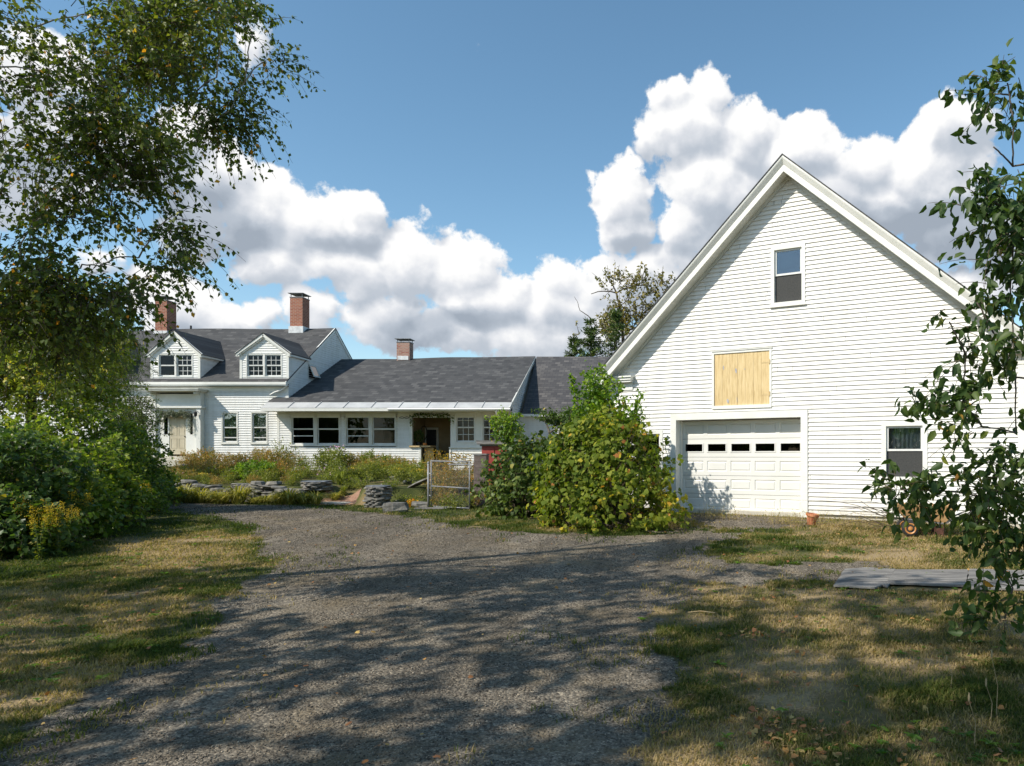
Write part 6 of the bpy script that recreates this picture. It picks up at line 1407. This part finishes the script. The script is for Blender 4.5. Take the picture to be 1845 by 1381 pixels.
mb = MB(); bt = [(-.12,-.0,.36),(.62,-.0,.27),(.62,.46,.27),(-.12,.46,.36)]; tp = [(-.34,-.1,.60),(.86,-.1,.58),(.86,.56,.58),(-.34,.56,.60)]
mb.quad(*bt)
for i in range(4): mb.quad(bt[i], bt[(i+1)%4], tp[(i+1)%4], tp[i])
ti = [(a*.985, b+(.012 if b < .2 else -.012), c+.004) for a, b, c in tp]; bi = [(a, b+(.012 if b < .2 else -.012), c+.012) for a, b, c in bt]; mb.quad(*bi[::-1])
for i in range(4): mb.quad(bi[(i+1)%4], bi[i], ti[i], ti[(i+1)%4]); mb.quad(tp[i], tp[(i+1)%4], ti[(i+1)%4], ti[i])
mb.build('tray', M['cart_tan'], cart)
mb = MB(); mb.tube([(-.1,.02,.33),(.6,.02,.25),(1.15,.02,.52)], .016, 8); mb.tube([(-.1,.44,.33),(.6,.44,.25),(1.15,.44,.52)], .016, 8); mb.tube([(1.15,.02,.52),(1.15,.44,.52)], .016, 8); mb.build('handle', M['greywood'], cart)
for y in (.02, .44):
    mb = MB(); mb.tube([(.12,y,.28),(.24,y,.0)], .009, 6); mb.tube([(.20,y,.28),(.36,y,.0)], .009, 6); mb.build('brace', M['rust'], cart)
    mb = MB(); mb.tube([(.45,y,.27),(.43,y,.0)], .010, 6); mb.tube([(.60,y,.25),(.58,y,.0)], .010, 6); mb.box(.435,.585,y-.004,y+.004,.05,.17); mb.build('leg', M['rust'], cart)
# bramble of dead twigs beside the cart
e = empty('dead_bramble', (*G(1600,960), gh(*G(1600,960))), 'dry leafless bramble leaning from the cart along the garage wall', 'plant')
mb = MB()
for j in range(14):
    a = Vector((random.uniform(-.1,.6), .2, random.uniform(.05,.4))); d = Vector((-random.uniform(.5,1.5), random.uniform(-.1,.5), random.uniform(-.05,.35))); limb(mb, a, a+d, .007, .002, .10, 6, .08, 4)
mb.build('twigs', M['twig'], e)
# ------------------------------------------------------------------ WEEDS ALONG THE GARAGE, STALKS
def weeds(label, pts, n, h, m, name='dry_weeds', grp='dry weeds along the garage', wd=.004):
    b = Vector((*pts[0], gh(*pts[0]))); e = empty(name, b, label, 'weed', grp)
    t = rng.random(n); a, c = np.array(pts[0]), np.array(pts[1]); q = a[None]*(1-t[:,None])+c[None]*t[:,None]+rng.normal(size=(n,2))*.09
    z = ground(q[:,0], q[:,1]); hh = h*rng.uniform(.35, 1.15, n); K = 4; tt = np.linspace(0,1,K); dr_ = rng.normal(size=(n,2))*.22
    Pk = np.stack([q[:,0:1]+dr_[:,0:1]*hh[:,None]*tt**2, q[:,1:2]+dr_[:,1:2]*hh[:,None]*tt**2, z[:,None]+hh[:,None]*tt], -1) - np.array(b)
    twigs_mesh('stems', Pk, wd, .0012, m, e); k = 5; ps = np.repeat(Pk, k, 0); i = rng.integers(1, K, n*k); pos = ps[np.arange(n*k), i]+rng.normal(size=(n*k,3))*.015
    leaves('leaves', pos, rng.normal(size=(n*k,3)), rng.normal(size=(n*k,3)), rng.uniform(.02,.05,n*k), M['lily_leaf'], e, 'lance')
ws_ = [((1262,934),(1330,938),'sparse dry weeds at the left foot of the garage door'),((1380,942),(1450,948),'dry weeds at the right foot of the garage door'),((1468,946),(1530,950),'grey-green dry weeds just right of the terracotta pot'),((1535,950),(1605,955),'thin dry weeds between the pot and the cart'),((1700,962),(1770,968),'pale weeds behind the cart handle'),((1200,955),(1240,950),'pale grass tuft at the edge of the vine mound'),((1770,968),(1840,975),'dry weeds at the right end of the garage wall')]
for a, b, lb in ws_: weeds(lb, (G(*a), G(*b)), 90, .28, M['drystem'])
for (px, pyb, pyt, lb) in ((1795,1290,1183,'pale dry plantain stalk, tallest at the lower right'),(1755,1345,1262,'curved dry stalk in the lower right lawn'),(1713,1240,1192,'short leaning dry stalk in the lower right lawn'),(1785,1300,1235,'thin dry stalk beside the tallest one')):
    X, Y = G(px, pyb); zt = P(px, pyt, Y).z-gh(X, Y); e = empty('dry_stalk', (X, Y, gh(X, Y)), lb, 'weed', 'dry stalks in the lawn'); mb = MB()
    mb.tube([(0,0,-.01),(.01,0,zt*.5),(-.03,0,zt)], [.003,.0025,.0018], 5); mb.build('stem', M['drystem'], e)
    mb = MB(); mb.lathe([(.001,-.01),(.006,0),(.007,.02),(.003,.045)], c=(-.03,0,zt), n=7); mb.build('seed_head', M['drystem'], e)
# ------------------------------------------------------------------ GRASS, PEBBLES, FALLEN LEAVES
def scatter(n, x0, x1, y0, y1, pw=1.0):
    return rng.uniform(x0, x1, n), y0+(y1-y0)*rng.random(n)**pw
def inview(x, y, mg=.06):
    k = x/np.maximum(y, .1); return (k > (0-CX)/F-mg) & (k < (1845-CX)/F+mg)
gxs, gys, = [], []
for (n, y0, y1) in ((230000,2.6,6.5),(170000,6.5,10.5),(150000,10.5,16),(60000,16,23)):
    x, y = scatter(n*2, -18 if y0 > 9 else -10, 9, y0, y1); k = inview(x, y); x, y = x[k][:n], y[k][:n]; gxs.append(x); gys.append(y)
x = np.concatenate(gxs); y = np.concatenate(gys)
gv = gravelness(x, y); dr = dryness(x, y)
pat = fbm(x*1.7, y*1.7, 41, 4)
keep = ((gv < -.02) | ((rng.random(len(x)) < .22) & (gv < .35) & (pat > .50)) | ((rng.random(len(x)) < .10) & (pat > .60) & (gv < 1.2)))
bare = fbm(x*1.1, y*1.4, 51, 4); keep &= ~((bare < .40) & (rng.random(len(x)) < .80)); keep &= ~((rng.random(len(x)) < .35) & (dr > .7))
keep &= (y < wall_y(x)+.1) | (x > -7)
lx = (x-go_.x)*math.cos(TH)+(y-go_.y)*math.sin(TH); ly = -(x-go_.x)*math.sin(TH)+(y-go_.y)*math.cos(TH); keep &= ~((ly > -.02) & (lx > 0) & (lx < GW))
mt_poly = np.array([G(1503,1061),G(1522,1028),G(1900,1033),G(1900,1070)]); keep &= sdpoly(x, y, mt_poly) < -.03
sl_poly = np.array([G(566,911),G(575,905),G(655,902),G(618,912)]); keep &= sdpoly(x, y, sl_poly) < 0
x, y, dr, pat = x[keep], y[keep], dr[keep], pat[keep]; n = len(x)
tuft = sst(.56, .72, fbm(x*2.1, y*2.1, 61, 3)); hgt = (.018+.022*rng.random(n)+.035*tuft*(1-dr))*(1+.02*y); wd = .0016+.00042*y
z = ground(x, y); a = rng.random(n)*6.28; lean = rng.uniform(.3, 1.4, n)*hgt; dx, dy_ = np.cos(a), np.sin(a)
c0 = np.stack([x, y, z-.002], 1); c1 = c0+np.stack([dx*lean*.4, dy_*lean*.4, hgt*.62], 1); c2 = c0+np.stack([dx*lean, dy_*lean, hgt*rng.uniform(.75,1.1,n)], 1); sv = np.stack([-dy_, dx, np.zeros(n)], 1)*wd[:,None]
V = np.stack([c0-sv, c0+sv, c1+sv*.8, c1-sv*.8, c2], 1).reshape(-1,3); b = (np.arange(n)*5)[:,None,None]
Fa = (b+np.array([(0,1,2),(0,2,3),(3,2,4)])[None]).reshape(-1,3)
tone = np.clip(dr*.95+rng.normal(size=n)*.19-.06*tuft, 0, 1)
o = nmesh('grass', V, Fa, M['grass'], attrs={'tone': np.repeat(tone, 5)}); tag(o, 'short patchy lawn grass, green and straw coloured', 'grass', kind='stuff')
# pebbles
x, y = scatter(430000, -14, 6, 2.6, 21, 2.0); k = inview(x, y); x, y = x[k], y[k]; gv = gravelness(x, y)
k = (gv > -.05) | ((rng.random(len(x)) < .06) & (gv > -1)); k &= fbm(x*3, y*3, 71, 3) > .36; x, y = x[k][:120000], y[k][:120000]; n = len(x)
sz = (.0034+.0046*rng.random(n)**3)*(1+.055*y); OC = np.array([(1,0,0),(0,1,0),(-1,0,0),(0,-1,0),(0,0,.7),(0,0,-.5)]); OF = np.array([(0,1,4),(1,2,4),(2,3,4),(3,0,4),(1,0,5),(2,1,5),(3,2,5),(0,3,5)])
A = rng.random(n)*6.28; ca, sa = np.cos(A)[:,None], np.sin(A)[:,None]; T = OC[None]*rng.uniform(.6,1.3,(n,1,3))+rng.normal(size=(n,6,3))*.18; T = T*sz[:,None,None]
V = np.stack([T[:,:,0]*ca-T[:,:,1]*sa, T[:,:,0]*sa+T[:,:,1]*ca, T[:,:,2]], -1)+np.stack([x, y, ground(x, y)+sz*.3], 1)[:,None,:]
o = nmesh('gravel_stones', V.reshape(-1,3), ((np.arange(n)*6)[:,None,None]+OF[None]).reshape(-1,3), M['pebble'], attrs={'tone': np.repeat(rng.random(n)**1.5, 6)}); tag(o, 'loose grey and tan gravel stones on the drive', 'gravel', kind='stuff')
# fallen leaves
x, y = scatter(1500, -9, 7, 2.8, 15, 1.2); k = inview(x, y); x, y = x[k], y[k]
cl = [(1362,1148,.16,34),(1418,1322,.16,50),(1385,1300,.14,20),(1440,1375,.16,26),(1690,1135,.3,8),(1600,1375,.4,12),(440,1190,.6,14),(1370,1235,.2,16)]
for px, py, r, m_ in cl: a, b = G(px, py); x = np.concatenate([x, a+rng.normal(size=m_)*r]); y = np.concatenate([y, b+rng.normal(size=m_)*r*.7])
k = (rng.random(len(x)) < .42) | (gravelness(x, y) < 0) ; x, y = x[k], y[k]; n = len(x)
pos = np.stack([x, y, ground(x, y)+rng.uniform(.02,.045,n)], 1)
o = leaves('fallen_leaves', pos, rng.normal(size=(n,3))*np.array([1,1,.22]), np.tile([0,0,1.], (n,1))+rng.normal(size=(n,3))*.32, rng.uniform(.018,.045,n), M['fallen'], None, 'grape', rng.random(n)); tag(o, 'scattered brown and orange fallen leaves on lawn and drive', 'leaves', kind='stuff')
# broad-leaved lawn weeds
n = 900; x, y = scatter(n*3, -9, 6, 3.0, 14, 1.3); k = inview(x, y) & (gravelness(x, y) < .05) & (fbm(x*1.3, y*1.3, 83, 3) > .52); x, y = x[k][:n], y[k][:n]; n = len(x)
xr = np.repeat(x, 6); yr = np.repeat(y, 6); an = np.tile(np.arange(6)*1.047, n)+np.repeat(rng.random(n)*6, 6); ax = np.stack([np.cos(an), np.sin(an), rng.uniform(.15,.7,n*6)], 1)
o = leaves('lawn_weeds', np.stack([xr, yr, ground(xr, yr)+.012], 1), ax, np.tile([0,0,1.], (n*6,1))+rng.normal(size=(n*6,3))*.25, np.repeat(rng.uniform(.025,.06,n), 6)*rng.uniform(.6,1.2,n*6), M['shoot_leaf'], None, 'oval', np.repeat(rng.random(n)*.6, 6)); tag(o, 'small broad-leaved weeds scattered through the lawn', 'weeds', kind='stuff')
# straw splinters by the drive edge
for (px, py, lb) in ((1262,1109,'pale broken stick lying on the drive edge'),(1343,1089,'thin pale stick on the green tuft beside the drive'),(855,953,'pale twig lying on gravel near the vine mound')):
    X, Y = G(px, py); mb = MB(); mb.tube([(-.13,0,0),(0,.01,.012),(.15,-.02,.0)], .006, 5); o = mb.build('stick', M['drystem']); o.location = (X, Y, gh(X, Y)+.03); tag(o, lb, 'stick', 'loose sticks')
# distant woodland
n = 9000; a = rng.uniform(-2.6, 2.6, n); rr = rng.uniform(150, 230, n); x = np.sin(a)*rr; y = np.cos(a)*rr; zz = rng.random(n)**.7*(9+6*fbm(a*9, a*0, 5, 3))
o = leaves('distant_woods', np.stack([x, y, zz], 1), rng.normal(size=(n,3)), rng.normal(size=(n,3)), rng.uniform(2.5,5,n), M['shrub_dark'], None, 'grape'); tag(o, 'far line of woods behind the farm', 'woods', kind='stuff')
